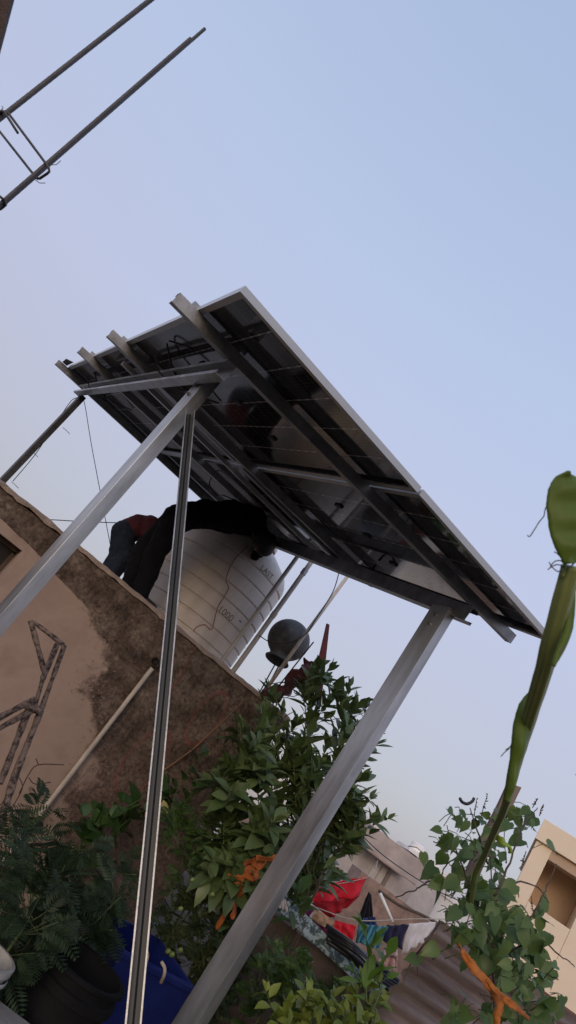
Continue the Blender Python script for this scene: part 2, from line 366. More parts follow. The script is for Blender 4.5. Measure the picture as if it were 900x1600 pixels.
# crumbling coping along the roof edge
mb = MB(); n = 150; xs = [-5.02 + 6.6 * i / n for i in range(n + 1)]; prof = [(-.012, .004), (.15, .004), (.15, .040), (.02, .040), (-.012, .026)]
vs = []
for i, x in enumerate(xs):
    for k, (yy, zz) in enumerate(prof):
        j = .010 * noise.noise(V3((x * 7, k * 3.1, 0))) + .008 * noise.noise(V3((x * 25, k * 5, 4)))
        left = max(0, min(1, (-.55 - x) / .3)); j2 = left * .02 * noise.noise(V3((x * 9, k, 9)))
        vs.append((x, yy + j * .6 - (left * .012 if k in (0, 4) else 0), RZ + zz * (1) + (j + j2 if zz > 0 else 0)))
q = len(prof); fs = [(i * q + k, i * q + (k + 1) % q, (i + 1) * q + (k + 1) % q, (i + 1) * q + k) for i in range(n) for k in range(q)] + [tuple(range(q)), tuple(range(n * q, n * q + q))[::-1]]
M['coping'] = mat('worn coping', (.26, .19, .155), .9, 0, .25, 9, .6, 50, col2=(.40, .31, .26))
local(mb.add(vs, fs).build('coping', M['coping'], house))
win = local(MB().box((-1.46, .14, .97), (1.28, .03, .04)).box((-1.46, .14, 1.855), (1.28, .03, .026)).box((-.835, .14, 1.41), (.026, .03, .84)).box((-1.46, .14, 1.41), (.04, .028, .84)).build('window', M['bark'], house))
local(MB().box((-1.46, .158, 1.41), (1.24, .004, .88)).build('pane', M['dark_in'], win))  # dark sheet: shade inside the window recess put into its colour

# wall drain pipe with elbow
t = thing('drain_pipe', 'straight cream pvc pipe clipped on the stained wall with an open elbow on top', 'pipe', wall(.4, .73))
p1, p0 = wpx(238, 1044, .035), wpx(72, 1260, .035); p0 = p0 + (p0 - p1) * .4
MB().tube([p0, p1], .0165, 14).build('pipe', M['pvc'], t, autos=True)
e = MB().tube([p1 - (p1 - p0).normalized() * .03, p1, p1 + (p1 - p0).normalized() * .02 + WN * .02], [.022, .022, .024], 16, cap=False); 
MB().tube([wpx(243, 1034, .0), wpx(243, 1034, .03), wpx(243, 1034, .055)], [.030, .031, .031], 18, cap=False).build('elbow', M['pvc'], t, autos=True)
MB().tube([wpx(243, 1034, .0), wpx(243, 1034, .02)], [.020, .020], 18).build('opening', M['dark_in'], t)  # solid dark plug, the shade inside the pipe mouth as a colour
# dry stick and red wire resting against the wall
tag(MB().tube([wpx(250, 1208, .03), wpx(300, 1172, .05), wpx(345, 1130, .04), wpx(378, 1098, .02)], [.006, .006, .005, .004], 7).build('dry_stick', mat('stick', (.22, .12, .07), .9)), 'thin tan dry stick leaning along the wall above the creeper leaves', 'stick')

# ------------------------------------------------------------------ water tank
TC = V3((-.13, 6.27, 0)); TZ = RZ + .02; TR = .555; TH = 1.06
t = thing('water_tank', 'big dirty white ribbed plastic water tank marked 1000 on the roof', 'water tank', TC + V3((0, 0, TZ)))
prof = [(0, 0), (TR - .02, 0), (TR, .02)]
rings = [.12, .245, .37, .495, .62, .745, .87]
for zr in rings: prof += [(TR, zr - .014), (TR - .011, zr - .006), (TR - .012, zr), (TR - .011, zr + .006), (TR, zr + .014)]
prof += [(TR, TH - .14), (TR - .012, TH - .09), (TR - .05, TH - .03), (TR - .14, TH + .035), (.34, TH + .085), (.27, TH + .105), (.25, TH + .11), (.245, TH + .15)]
MB().lathe(prof, TC + V3((0, 0, TZ)), 96).build('tank_shell', M['tank'], t, autos=True)
MB().lathe([(.27, TH + .148), (.275, TH + .15), (.275, TH + .185), (.255, TH + .20), (.05, TH + .215), (0, TH + .216)], TC + V3((0, 0, TZ)), 48).build('lid', M['tank'], t, autos=True)
def text_on_tank(txt, px, py, size, name, tilt=0):
    cu = bpy.data.curves.new('txt', 'FONT'); cu.body = txt; cu.size = size; cu.align_x = 'CENTER'; cu.resolution_u = 3; cu.offset = -.0006
    ob = bpy.data.objects.new('txt', cu); COL.objects.link(ob); bpy.context.view_layer.update()
    me = ob.to_mesh(); vs = [v.co.copy() for v in me.vertices]; fs = [tuple(p.vertices) for p in me.polygons]; ob.to_mesh_clear(); bpy.data.objects.remove(ob)
    r = (ROT @ V3((px - 450, -(py - 800), -FOC)))                # find where the sight line meets the shell
    a = r.x ** 2 + r.y ** 2; o = EYE - TC; bq = 2 * (o.x * r.x + o.y * r.y); cq = o.x ** 2 + o.y ** 2 - TR ** 2
    tt = (-bq - math.sqrt(max(0, bq * bq - 4 * a * cq))) / (2 * a); h = EYE + r * tt
    a0 = math.atan2(h.y - TC.y, h.x - TC.x); mb = MB(); out = []
    for v in vs:
        vx = v.x * math.cos(tilt) - v.y * math.sin(tilt); vy = v.x * math.sin(tilt) + v.y * math.cos(tilt)
        an = a0 + vx / TR; z = h.z + vy; hz = z - TZ
        rr = TR + .002
        if hz > TH - .14: rr = TR + .002 - max(0, (hz - (TH - .14))) ** 1.6 * 1.3
        out.append(TC + V3((math.cos(an) * rr, math.sin(an) * rr, z)))
    return mb.add(out, fs).build(name, M['mark'], t)
text_on_tank('1000', 350, 963, .085, 'marking')
text_on_tank('LAST', 415, 898, .075, 'marking')
sm = text_on_tank('-', 372, 975, .13, 'marking')
# red brown wire on the tank
def tank_pt(px, py, off=.006):
    r = (ROT @ V3((px - 450, -(py - 800), -FOC))); a = r.x ** 2 + r.y ** 2; o = EYE - TC; b_ = 2 * (o.x * r.x + o.y * r.y); c_ = o.x ** 2 + o.y ** 2 - (TR + off) ** 2
    D_ = b_ * b_ - 4 * a * c_; tt = (-b_ - math.sqrt(max(0, D_))) / (2 * a); return EYE + r * tt
def smooth_path(P, n=6):
    P = [V3(p) for p in P]; out = []
    for i in range(len(P) - 1):
        a = P[max(i - 1, 0)]; b = P[i]; c = P[i + 1]; d = P[min(i + 2, len(P) - 1)]
        for k in range(n):
            u = k / n; out.append(.5 * ((2 * b) + (c - a) * u + (2 * a - 5 * b + 4 * c - d) * u * u + (-a + 3 * b - 3 * c + d) * u ** 3))
    return out + [P[-1]]
M['redwire'] = mat('brown red wire', (.26, .05, .035), .6)
tag(MB().tube(smooth_path([tank_pt(*p) for p in ((388, 853), (366, 875), (353, 905), (357, 920), (340, 950), (331, 983), (320, 976), (305, 982), (300, 1000))] + [wpx(306, 1008, .02), wpx(296, 1030, .02), wpx(280, 1060, .015), wpx(262, 1085, .01)]), .003, 6).build('loose_wire', M['redwire']), 'thin reddish brown wire curling down the white tank and over the wall edge', 'wire')

# ------------------------------------------------------------------ solar array
B = V3((-.621, 2.18, 2.886)); Ud = V3((-.4197, .8966, .1420)).normalized(); Vd = V3((.9063, .4216, .0194)); Vd = (Vd - Ud * Vd.dot(Ud)).normalized(); Nd = Vd.cross(Ud)
def arr(v, u, z): return B + Vd * v + Ud * u + Nd * z
AM = Matrix((Vd, Ud, Nd)).transposed().to_4x4()
PW, PL, GAP = 1.120, 2.125, .014
def make_panel():
    r = bpy.data.objects.new('solar_panel', None); COL.objects.link(r)
    mb = MB(); f = .028; h = .030; tk = .0025
    def lprof(mb, p0, p1, side, up): mb.extrude(p0, p1, [(0, 0), (f, 0), (f, tk), (tk, tk), (tk, h - tk), (.010, h - tk), (.010, h), (0, h)], side, up)
    X, Y, Z = V3((1, 0, 0)), V3((0, 1, 0)), V3((0, 0, 1))
    lprof(mb, (0, 0, 0), (0, PL, 0), X, Z); lprof(mb, (PW, PL, 0), (PW, 0, 0), -X, Z)
    lprof(mb, (.0026, .0003, .0006), (PW - .0026, .0003, .0006), Y, Z); lprof(mb, (PW - .0026, PL - .0003, .0006), (.0026, PL - .0003, .0006), -Y, Z)
    local(mb.build('frame', M['alu'], r))
    local(MB().box((PW / 2, PL / 2, h - .008), (PW - .008, PL - .008, .005)).build('cell_sheet', M['cell'], r))
    for k in range(3):
        j = local(MB().box((PW * (.25 + .25 * k), PL / 2 + .01 * k, .017), (.032, .065, .016)).build('junction_box', M['black'], r, bevel=.003))
    return r
p0 = make_panel(); panels = []
def put(r, i, j): r.matrix_world = Matrix.Translation(arr(i * (PW + GAP), j * (PL + GAP), 0)) @ AM
labels = {(0, 0): 'solar panel at the front top corner nearest the camera, seen from below', (1, 0): 'solar panel at the right corner of the array, behind the gourd stalk',
          (0, 1): 'solar panel at the far left corner of the array with hanging cable loops', (1, 1): 'solar panel above the water tank and the bending man'}
for (i, j), lb in labels.items():
    if (i, j) == (0, 0): r = p0
    else:
        r = p0.copy(); COL.objects.link(r)
        for c in p0.children:
            d = c.copy(); COL.objects.link(d); d.parent = r
    put(r, i, j); tag(r, lb, 'solar panel', 'solar panels of the array')
# steel mounting frame
fr = thing('mounting_frame', 'galvanised steel frame of posts, beams and rails holding up the solar panels', 'mounting frame', (.2, 3.5, 0))
def cprof(w_, h_, t_=.003, lip=.015):    # C section: web at x=0, opening towards +x
    return [(0, 0), (w_, 0), (w_, lip), (w_ - t_, lip), (w_ - t_, t_), (t_, t_), (t_, h_ - t_), (w_ - t_, h_ - t_), (w_ - t_, h_ - lip), (w_, h_ - lip), (w_, h_), (0, h_)]
RH, RW = .055, .045
for u in (.49, 1.85, 2.945, 4.215):
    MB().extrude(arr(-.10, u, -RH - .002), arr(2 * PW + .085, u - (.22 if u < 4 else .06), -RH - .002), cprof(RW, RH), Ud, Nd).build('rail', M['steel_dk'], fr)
BH, BW = .085, .055
zb = -RH - .006 - BH
B1V, B2V = .27, 2.0
MB().extrude(arr(B1V + .01, .45, zb), arr(B1V - .05, 4.10, zb), cprof(BW, BH, .003, .018), -Vd, Nd).build('beam', M['steel'], fr)
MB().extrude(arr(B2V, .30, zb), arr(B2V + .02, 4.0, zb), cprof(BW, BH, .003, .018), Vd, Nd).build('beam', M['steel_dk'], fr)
MB().extrude(arr(.10, 2.13, -RH - .004), arr(2 * PW + .0, 2.13, -RH - .004), [(0, 0), (.04, 0), (.04, .03), (0, .03)], Ud, Nd).build('cross_strip', M['alu'], fr)
def vpost(name_xy, ztop, zbase, m, web=.15, fl=.06, flip=False):
    x, y = name_xy; a = V3((Ud.x, Ud.y, 0)).normalized(); b = V3((Vd.x, Vd.y, 0)).normalized()
    mb = MB(); mb.extrude((x, y, zbase), (x, y, ztop), [(q[1], q[0]) for q in cprof(fl, web, .003, .018)], a, b)
    return mb.build('post', m, fr, bevel=.0015)
def on_array(px, py, z):         # point of the plane parallel to the panels at height z seen at a pixel
    r = ROT @ V3((px - 450, -(py - 800), -FOC)); return EYE + r * ((arr(0, 0, z) - EYE).dot(Nd) / r.dot(Nd))
pr = on_array(700, 956, zb); vpost((pr.x, pr.y), pr.z + .03, 0, M['steel'], .138, .055)
vpost((-.685, 2.99), 2.93, 0, M['steel'])
# rear posts stand on the roof
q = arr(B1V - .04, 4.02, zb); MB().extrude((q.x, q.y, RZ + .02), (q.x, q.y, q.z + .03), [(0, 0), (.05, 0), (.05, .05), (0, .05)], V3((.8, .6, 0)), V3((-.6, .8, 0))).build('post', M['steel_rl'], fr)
q = at(490, 873, 5.62); MB().tube([(q.x, q.y, RZ + .02), (q.x, q.y, q.z + .02)], .021, 14).build('post', M['pvc_gray'], fr, autos=True)
MB().tube([(q.x, q.y, q.z - .17), (q.x, q.y, q.z - .12)], .026, 14).build('collar', M['steel_dk'], fr, autos=True)
MB().tube([(q.x, q.y, q.z - .62), (q.x, q.y, q.z - .57)], .025, 14).build('collar', M['pvc_gray'], fr, autos=True)
q = at(466, 868, 5.55); MB().tube([(q.x, q.y, RZ + .02), (q.x, q.y, q.z + .02)], .018, 14).build('post', M['pvc_gray'], fr, autos=True)
# strut channel braced from the floor against the left post
a = dep(297, 648, 3.12); b = dep(208, 1600, 1.80); d = (b - a).normalized(); foot = a + d * (a.z / -d.z) * 1.0
up = EYE - (a + b) / 2; up = (up - d * up.dot(d)).normalized(); side = d.cross(up).normalized()
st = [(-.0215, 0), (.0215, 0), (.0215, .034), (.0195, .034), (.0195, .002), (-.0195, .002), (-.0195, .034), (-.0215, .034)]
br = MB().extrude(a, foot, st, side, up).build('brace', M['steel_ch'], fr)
for s_ in (-1, 1): MB().extrude(a + side * s_ * .0188 + up * .0342, foot + side * s_ * .0188 + up * .0342, [(-.0023, 0), (.0023, 0), (.0023, .002), (-.0023, .002)], side, up).build('lip', M['steel_dk'], br)
MB().extrude(a + up * .0022, foot + up * .0022, [(-.003, 0), (.003, 0), (.002, .003), (-.002, .003)], side, up).build('rib', M['steel_vd'], br)
for s_ in (-1, 1): MB().tube([a + side * s_ * .010 + up * .003 + d * .035, a + side * s_ * .010 + up * .012 + d * .035], .007, 6).build('bolt', M['steel_dk'], br)
for (bx, by, bz) in ((pr.x, pr.y, pr.z - .03), (pr.x, pr.y, pr.z - .09), (-.685, 2.99, 2.86), (-.685, 2.99, 2.80)):
    aa = V3((Ud.x, Ud.y, 0)).normalized(); bb = V3((Vd.x, Vd.y, 0)).normalized(); c_ = V3((bx, by, bz)) + aa * .07
    MB().tube([c_ - bb * .001, c_ - bb * .010], .010, 6).tube([c_ - bb * .010, c_ - bb * .018], .005, 8).build('bolt', M['steel_dk'], fr)
# panel clamps at rail ends
for u in (.55, 1.95, 3.03):
    MB().box(arr(-.012, u, .012), (.03, .035, .05), (Vd, Ud, Nd)).build('clamp', M['steel'], fr)
MB().add([arr(-.07, 4.20, 0), arr(-.02, 4.20, 0), arr(-.02, 4.16, 0), arr(-.07, 4.16, 0), arr(-.065, 4.21, .05), arr(-.0, 4.24, .06), arr(-.0, 4.14, .06), arr(-.065, 4.15, .04)],
         [(0, 1, 2, 3), (4, 5, 1, 0), (5, 6, 2, 1), (6, 7, 3, 2), (7, 4, 0, 3), (7, 6, 5, 4)]).build('end_cap', M['black'], fr)
# hanging cables below the panels
def cable(pts, r=.0035, par=None, name='cable', m='black'):
    return MB().tube(smooth_path(pts, 8), r, 6).build(name, M[m], par)
for u0, v0, nm in ((1.25, .10, 'front'), (3.45, .12, 'back')):
    o = cable([arr(v0, u0, .01), arr(v0 + .12, u0 + .02, -.06), arr(v0 + .25, u0 + .06, -.09), arr(v0 + .10, u0 + .13, -.10), arr(v0 + .02, u0 + .10, -.06), arr(v0 + .12, u0 + .22, -.05), arr(v0 + .32, u0 + .2, -.03), arr(v0 + .45, u0 + .1, .01)], .005)
    tag(o, 'looped black cable hanging under the %s panel' % ('near upper' if nm == 'front' else 'far left'), 'cable', 'cables under the panels')
o = cable([arr(1.35, 3.1, .0), arr(1.42, 3.2, -.06), arr(1.55, 3.22, -.08), arr(1.5, 3.0, -.08), arr(1.62, 2.9, -.04), arr(1.7, 2.8, .0)], .005); tag(o, 'black cable looped under the panels beside the man', 'cable', 'cables under the panels')
o = cable([arr(2.05, 1.35, .0), arr(2.04, 1.32, -.05), arr(2.08, 1.30, -.07), arr(2.12, 1.26, -.03)], .008); tag(o, 'short black connector lead under the lower right panel', 'cable', 'cables under the panels')
# wires tied on the rear left post
c = arr(B1V, 4.55, zb)
tag(cable([c + V3((0, 0, .05)), at(110, 628, 6.4), at(85, 665, 6.4), at(55, 710, 6.4), at(20, 752, 6.4)], .004, None, 'tie_wire', 'wire'), 'thin wire looping down beside the rear left post', 'wire', 'wires on the rear left post')
tag(cable([at(130, 622, 6.35), at(134, 640, 6.35), at(142, 690, 6.35), at(155, 760, 6.35), at(172, 850, 6.35)], .0035, None, 'hanging_wire', 'wire'), 'thin dark wire hanging straight below the left end of the beam', 'wire')
tag(cable([at(10, 812, 9), at(75, 812, 9), at(130, 815, 9), at(190, 817, 9)], .006, None, 'overhead_wire', 'wire'), 'thin horizontal wire crossing behind the left steel post', 'wire')
for k, (x, y) in enumerate(((103, 672), (53, 708), (23, 757))):
    tag(cable([at(x - 5, y - 4, 6.33), at(x, y, 6.30), at(x + 6, y + 6, 6.33)], .0025, None, 'tie_wire', 'wire'), 'twisted wire tie on the rear left post, %s' % ('upper one', 'middle one', 'lowest, at the wall edge')[k], 'wire', 'wires on the rear left post')

# ------------------------------------------------------------------ rebars and plank, upper left
def column_bar(px, py, px2, py2, Y, r, lb):
    a = at(px, py, Y); b = at(px2, py2, Y); x, y = (a.x + b.x) / 2, Y
    z0 = 0; z1 = b.z; ref = [V3((x, y, z0))]; n = 60
    tag(MB().tube([V3((a.x + (b.x - a.x) * (zz - a.z) / (b.z - a.z), y, zz)) for zz in [a.z - .9 + (z1 - a.z + .9) * i / 160 for i in range(161)]], [r * (1 + (.04 if i % 2 else 0)) for i in range(161)], 12).build('rebar', M['rebar'], None, True), lb, 'rebar', 'column rebars')
column_bar(0, 185, 245, -8, 1.45, .0064, 'single steel rebar nearest the top edge, running out of the picture')
column_bar(0, 320, 298, 61, 1.42, .0056, 'shorter thicker rebar of the tied pair ending in open sky')
column_bar(0, 324, 320, 45, 1.445, .0044, 'longer thinner rebar of the tied pair with a bare tip')
def stirrup(pts, lb):
    tag(MB().tube([at(*p) for p in pts], .0031, 8).build('stirrup', M['rebar'], None, True), lb, 'stirrup', 'stirrups on the rebars')
stirrup([(28, 208, 1.41), (14, 186, 1.41), (7, 175, 1.42), (3, 173, 1.43), (-3, 178, 1.45), (-3, 180, 1.45), (2, 176, 1.44), (9, 174, 1.43), (14, 178, 1.43), (72, 256, 1.41), (76, 262, 1.40), (77, 268, 1.40), (74, 271, 1.41), (62, 279, 1.43), (58, 279, 1.44), (55, 275, 1.45), (48, 267, 1.46), (0, 206, 1.55), (-20, 180, 1.58)], 'bent steel stirrup hooked round the rebars below the plank')
stirrup([(-4, 304, 1.42), (6, 312, 1.40), (9, 320, 1.42), (2, 326, 1.44), (-8, 330, 1.46)], 'steel stirrup at the left edge where the lower rebars enter')
for k, pts in enumerate((((75, 258), (88, 257), (95, 251)), ((55, 281), (62, 286), (71, 286)), ((2, 172), (5, 168), (3, 166)))):
    tag(MB().tube([at(x, y, 1.41) for x, y in pts], .0009, 5).build('binding_wire', M['wire']), 'thin binding wire end %s' % ('right of the stirrup corner', 'just below the stirrup corner', 'on the stirrup by the left edge')[k], 'wire', 'binding wires')
# dark plank end
a, b, c = at(26, 0, 1.0), at(0, 92, 1.0), at(-60, -40, 1.0)
mb = MB(); P = [at(20, -14, 1.0), at(-10, 98, 1.0), at(-140, 60, 1.0), at(-110, -60, 1.0)]
mb.add([p for p in P] + [p + V3((-.004, .02, .004)) for p in P], [(0, 1, 2, 3), (7, 6, 5, 4), (0, 4, 5, 1), (1, 5, 6, 2), (2, 6, 7, 3), (3, 7, 4, 0)])
tag(mb.build('wooden_plank', mat('dark plank', (.06, .035, .026), .9, 0, .3, 12, .6, 60)), 'dark brown wooden plank end poking in at the top left corner', 'plank')

# ------------------------------------------------------------------ pipe, pot, rods, maroon things on roof edge
base = V3((.74, 5.75, RZ + .02))
a = at(412, 1082, 5.7); b = at(545, 898, 5.7)
tag(MB().tube([V3((a.x, 5.7, RZ)), V3(((a.x + b.x) / 2 - .005, 5.7, (RZ + b.z) / 2)), b + V3((0, 0, .03))], .016, 14).build('white_pipe', M['pvc'], None, True), 'slim cream pipe standing on the roof in front of the black pot', 'pipe')
pt = thing('clay_pot', 'round blackened clay pot hung upside down on rods against the sky', 'pot', at(450, 1000, 5.9))
pc = at(451, 1000, 5.9); pr_ = .185
ax3 = (V3((.0, 0, 1)) * .96 + V3((-.05, 0, 0)) + V3((0, .22, 0))).normalized(); ax1 = ax3.orthogonal().normalized(); ax2 = ax3.cross(ax1)
prf = [(.001, pr_ * .96)] + [(pr_ * math.sin(a_), pr_ * .96 * math.cos(a_)) for a_ in [math.pi * k / 26 for k in range(1, 22)]] + [(.092, -.165), (.085, -.180), (.105, -.205), (.112, -.212), (.108, -.220), (.09, -.215), (.07, -.18), (.001, -.14)]
MB().lathe(prf, pc, 48, (ax1, ax2, ax3)).build('pot_body', M['clay'], pt, True)
for k, (pxa, pya, pxb, pyb) in enumerate(((402, 1082, 432, 1034), (408, 1085, 438, 1036))):
    tag(MB().tube([at(pxa, pya + 6, 5.9), at(pxb, pyb, 5.9)], .006, 7).build('iron_rod', M['wire']), ('left' if k == 0 else 'right') + ' one of two thin rods standing under the mouth of the pot', 'rod', 'rods under the pot')
tag(MB().tube([at(425, 1085, 5.65), at(470, 1028, 5.65), at(490, 1003, 5.65)], .006, 7).build('iron_rod', M['wire']), 'thin slanting rod to the right of the cream pipe by the pot', 'rod', 'rods under the pot')
tag(cable([at(530, 893, 5.62), at(520, 925, 5.62), at(495, 965, 5.6), at(478, 990, 5.6), at(455, 1003, 5.6), at(425, 1004, 5.6), at(405, 993, 5.6)], .0045, None, 'pot_wire', 'wire'), 'thin dark wire running from the panel edge round the clay pot', 'wire')
# maroon blade
P = [(511, 974), (515, 976), (502, 1100), (492, 1100), (496, 1040), (504, 1005)]
mb = MB(); vs = [at(x, y, 5.45) for x, y in P]; n = len(P); mb.add(vs + [v + V3((.0, .03, 0)) for v in vs], [tuple(range(n)), tuple(range(n, 2 * n))[::-1]] + [(i, i + n, (i + 1) % n + n, (i + 1) % n) for i in range(n)])
tag(mb.build('maroon_board', M['maroon']), 'narrow pointed maroon board sticking up out of the shrub', 'board')
def lump_tube(pts, rs, name, m, amp=.3, seg=12):
    sp = smooth_path(pts, 7); n = len(sp); rr = [rs[min(len(rs) - 1, int(i / (n - 1) * (len(rs) - 1)))] + (rs[min(len(rs) - 1, int(i / (n - 1) * (len(rs) - 1)) + 1)] - rs[min(len(rs) - 1, int(i / (n - 1) * (len(rs) - 1)))]) * ((i / (n - 1) * (len(rs) - 1)) % 1) for i in range(n)]
    mb = MB().tube(sp, rr, seg); nv = []
    for i, v in enumerate(mb.v):
        c = sp[min(n - 1, i // seg)]; d = V3(v) - c; nv.append(tuple(c + d * (1 + amp * 2 * noise.noise(V3(v) * 14))))
    mb.v = nv; return mb.build(name, m, None, True)
tag(lump_tube([at(412, 1092, 5.6), at(430, 1084, 5.6), at(448, 1076, 5.6), at(460, 1060, 5.6), at(472, 1058, 5.6), at(488, 1052, 5.6), at(496, 1048, 5.6)], [.05, .055, .045, .05, .085, .10, .06], 'maroon_cloth', M['maroon_cloth'], .6, 14), 'dark maroon cloth knotted along the roof edge by the shrub', 'cloth')
pts = []
for i in range(60):
    a_ = i * .55; q = i / 59; pts.append(at(418 + 62 * q + 14 * math.cos(a_), 1082 - 10 * q + 13 * math.sin(a_), 5.5 + .05 * math.sin(a_ * 1.3)))
tag(MB().tube(pts, .0035, 6).build('coiled_wire', M['wire'], None, True), 'loosely coiled black wire over the maroon cloth', 'wire')
for k, (x0, y0, x1, y1) in enumerate(((520, 1102, 580, 1103), (520, 1124, 575, 1112), (520, 1118, 548, 1140))):
    tag(cable([at(x0, y0, 7), at((x0 + x1) / 2, (y0 + y1) / 2 + 2, 7), at(x1, y1, 7)], .006 if k == 0 else .004, None, 'service_wire', 'wire'), ('dark wire level with the top of the shrub', 'pale wire just under the dark one behind the shrub', 'short slanting wire behind the shrub leaves')[k], 'wire', 'wires behind the shrub')
# small tie and lamp-like bird on wire
tag(MB().tube([at(568, 1105, 7), at(573, 1097, 7), at(578, 1090, 7)], [.03, .045, .012], 8).build('bird', M['black'], None, True), 'small dark bird shape perched behind the right steel post', 'bird')

# ------------------------------------------------------------------ people
def capsule(mb, p0, r0, p1, r1, seg=14, flat=None):
    p0 = V3(p0); p1 = V3(p1); t = (p1 - p0); L = t.length; t = t.normalized() if L > 1e-6 else V3((0, 0, 1))
    pts = []; rs = []
    for k in range(5): a = math.pi / 2 * k / 5; pts.append(p0 - t * r0 * math.cos(a)); rs.append(max(.0008, r0 * math.sin(a)))
    for k in range(4): pts.append(p0 + (p1 - p0) * (k / 3)); rs.append(r0 + (r1 - r0) * k / 3)
    for k in range(1, 6): a = math.pi / 2 * k / 5; pts.append(p1 + t * r1 * math.sin(a)); rs.append(max(.0008, r1 * math.cos(a)))
    mb.tube(pts, rs, seg)
def remeshed(mb, name, m, parent, voxel, sm=6, shape=None):
    o = mb.build(name, m, parent, True); rm = o.modifiers.new('r', 'REMESH'); rm.mode = 'VOXEL'; rm.voxel_size = voxel; rm.use_smooth_shade = True
    s_ = o.modifiers.new('s', 'SMOOTH'); s_.factor = .5; s_.iterations = sm
    if shape:
        tx = bpy.data.textures.new('folds', 'CLOUDS'); tx.noise_scale = .09; tx.noise_depth = 2
        dm = o.modifiers.new('d', 'DISPLACE'); dm.texture = tx; dm.strength = shape; dm.mid_level = .5; dm.texture_coords = 'GLOBAL'
    return o
def hand(mb, wrist, d, palm_n, L=.18):
    d = V3(d).normalized(); palm_n = V3(palm_n); palm_n = (palm_n - d * palm_n.dot(d)).normalized(); sd_ = d.cross(palm_n)
    pc_ = wrist + d * .05
    for k in (-1.5, -.5, .5, 1.5): capsule(mb, wrist + sd_ * k * .008, .016, wrist + d * .085 + sd_ * k * .021, .0115, 8)
    for k, ln in zip((-1.5, -.5, .5, 1.5), (.062, .078, .082, .070)):
        b0 = wrist + d * .09 + sd_ * k * .022; b1 = b0 + (d * .85 + palm_n * .35 + sd_ * k * .05) * ln * .5; b2 = b1 + (d * .5 + palm_n * .85) * ln * .5
        capsule(mb, b0, .0092, b1, .0085, 8); capsule(mb, b1, .0085, b2, .0072, 8)
    b0 = wrist + d * .03 + sd_ * .03; b1 = b0 + (d * .6 + sd_ * .7 + palm_n * .2) * .045; b2 = b1 + (d * .9 + palm_n * .4) * .032
    capsule(mb, b0, .013, b1, .011, 8); capsule(mb, b1, .0105, b2, .009, 8)
def person(label, J, top_m, leg_m, top_name, face, loc, hem=None):
    t = thing('person', label, 'person', loc)
    g = {k: V3(v) for k, v in J.items()}
    body = MB(); legs = MB(); top = MB()
    def both(cl, a, ra, b, rb, ex=.010):
        capsule(body, a, ra * .9, b, rb * .9); capsule(cl, a, ra + ex, b, rb + ex)
    for s_ in ('l', 'r'):
        both(legs, g['hip_' + s_], .092, g['knee_' + s_], .062, .022); both(legs, g['knee_' + s_], .058, g['ank_' + s_], .040, .028)
        both(top, g['sh_' + s_], .058, g['el_' + s_], .043, .012); both(top, g['el_' + s_], .041, g['wr_' + s_] * .97 + g['el_' + s_] * .03, .029, .013)
        capsule(body, g['wr_' + s_], .024, g['wr_' + s_] + g['hd_' + s_].normalized() * .01, .024)
        hand(body, g['wr_' + s_], g['hd_' + s_], g.get('pn_' + s_, V3((0, 0, -1))))
    hm = (g['hip_l'] + g['hip_r']) / 2; sm_ = (g['sh_l'] + g['sh_r']) / 2; ch = g.get('chest', hm * .35 + sm_ * .65); wa = g.get('waist', hm * .7 + sm_ * .3)
    hv = (g['hip_r'] - g['hip_l']).normalized(); sv = (g['sh_r'] - g['sh_l']).normalized()
    for k in (-1, 0, 1):
        both(legs, hm + hv * k * .07, .105, hm * .55 + wa * .45 + hv * k * .06, .10, .010)
        capsule(body, hm + hv * k * .06, .09, wa + hv * k * .055, .088); capsule(top, hm * .68 + wa * .32 + hv * k * .06 + V3((0, 0, .012)), .114, wa + hv * k * .06, .115)
        both(top, wa + hv * k * .055, .096, ch + sv * k * .07, .105, .012); both(top, ch + sv * k * .07, .110, sm_ + sv * k * .10, .088, .016)
    capsule(body, sm_, .06, g['neck'], .052); capsule(body, g['neck'], .05, g['head'], .055)
    f_ = V3(face).normalized(); uh = (g['head'] - g['neck']).normalized(); uh = (uh - f_ * uh.dot(f_)).normalized(); sh = f_.cross(uh)
    H = g['head']
    capsule(body, H + uh * .02 - f_ * .012, .086, H + uh * .035 + f_ * .008, .082, 18); capsule(body, H - uh * .05 + f_ * .02, .062, H - uh * .075 + f_ * .035, .040, 14)
    capsule(body, H - uh * .005 + f_ * .088, .010, H - uh * .03 + f_ * .100, .014, 8)
    for s_ in (-1, 1):
        capsule(body, H + sh * s_ * .078 - uh * .02, .012, H + sh * s_ * .086 + uh * .02, .014, 8)
        capsule(body, H + sh * s_ * .03 - uh * .062 + f_ * .078, .007, H - uh * .062 + f_ * .084, .008, 8)
    b = remeshed(body, 'body', M['skin'], t, .0085, 3)
    for s_ in (-1, 1):
        ey = MB(); capsule(ey, H + sh * s_ * .032 + uh * .004 + f_ * .076, .0115, H + sh * s_ * .032 + uh * .004 + f_ * .0775, .0115, 10); ey.build('eye', M['eye'], t, True)
    hr = MB(); capsule(hr, H + uh * .045 - f_ * .028, .089, H + uh * .055 + f_ * .012, .080, 18); capsule(hr, H - f_ * .05 - uh * .01, .070, H + uh * .05, .08, 14)
    remeshed(hr, 'hair', M['hair'], t, .012, 3)
    remeshed(legs, 'trousers', leg_m, t, .012, 4, .028); remeshed(top, top_name, top_m, t, .012, 4, .028)
    for s_ in ('l', 'r'):
        sh_ = MB(); a = g['ank_' + s_]; toe = g['toe_' + s_]; capsule(sh_, a - (toe - a).normalized() * .02 + V3((0, 0, -.02)), .045, toe, .036); remeshed(sh_, 'shoe', M['black'], t, .012, 2)
    return t
fz = RZ + .075
sc = lambda px, py, Y: at(px, py, Y)
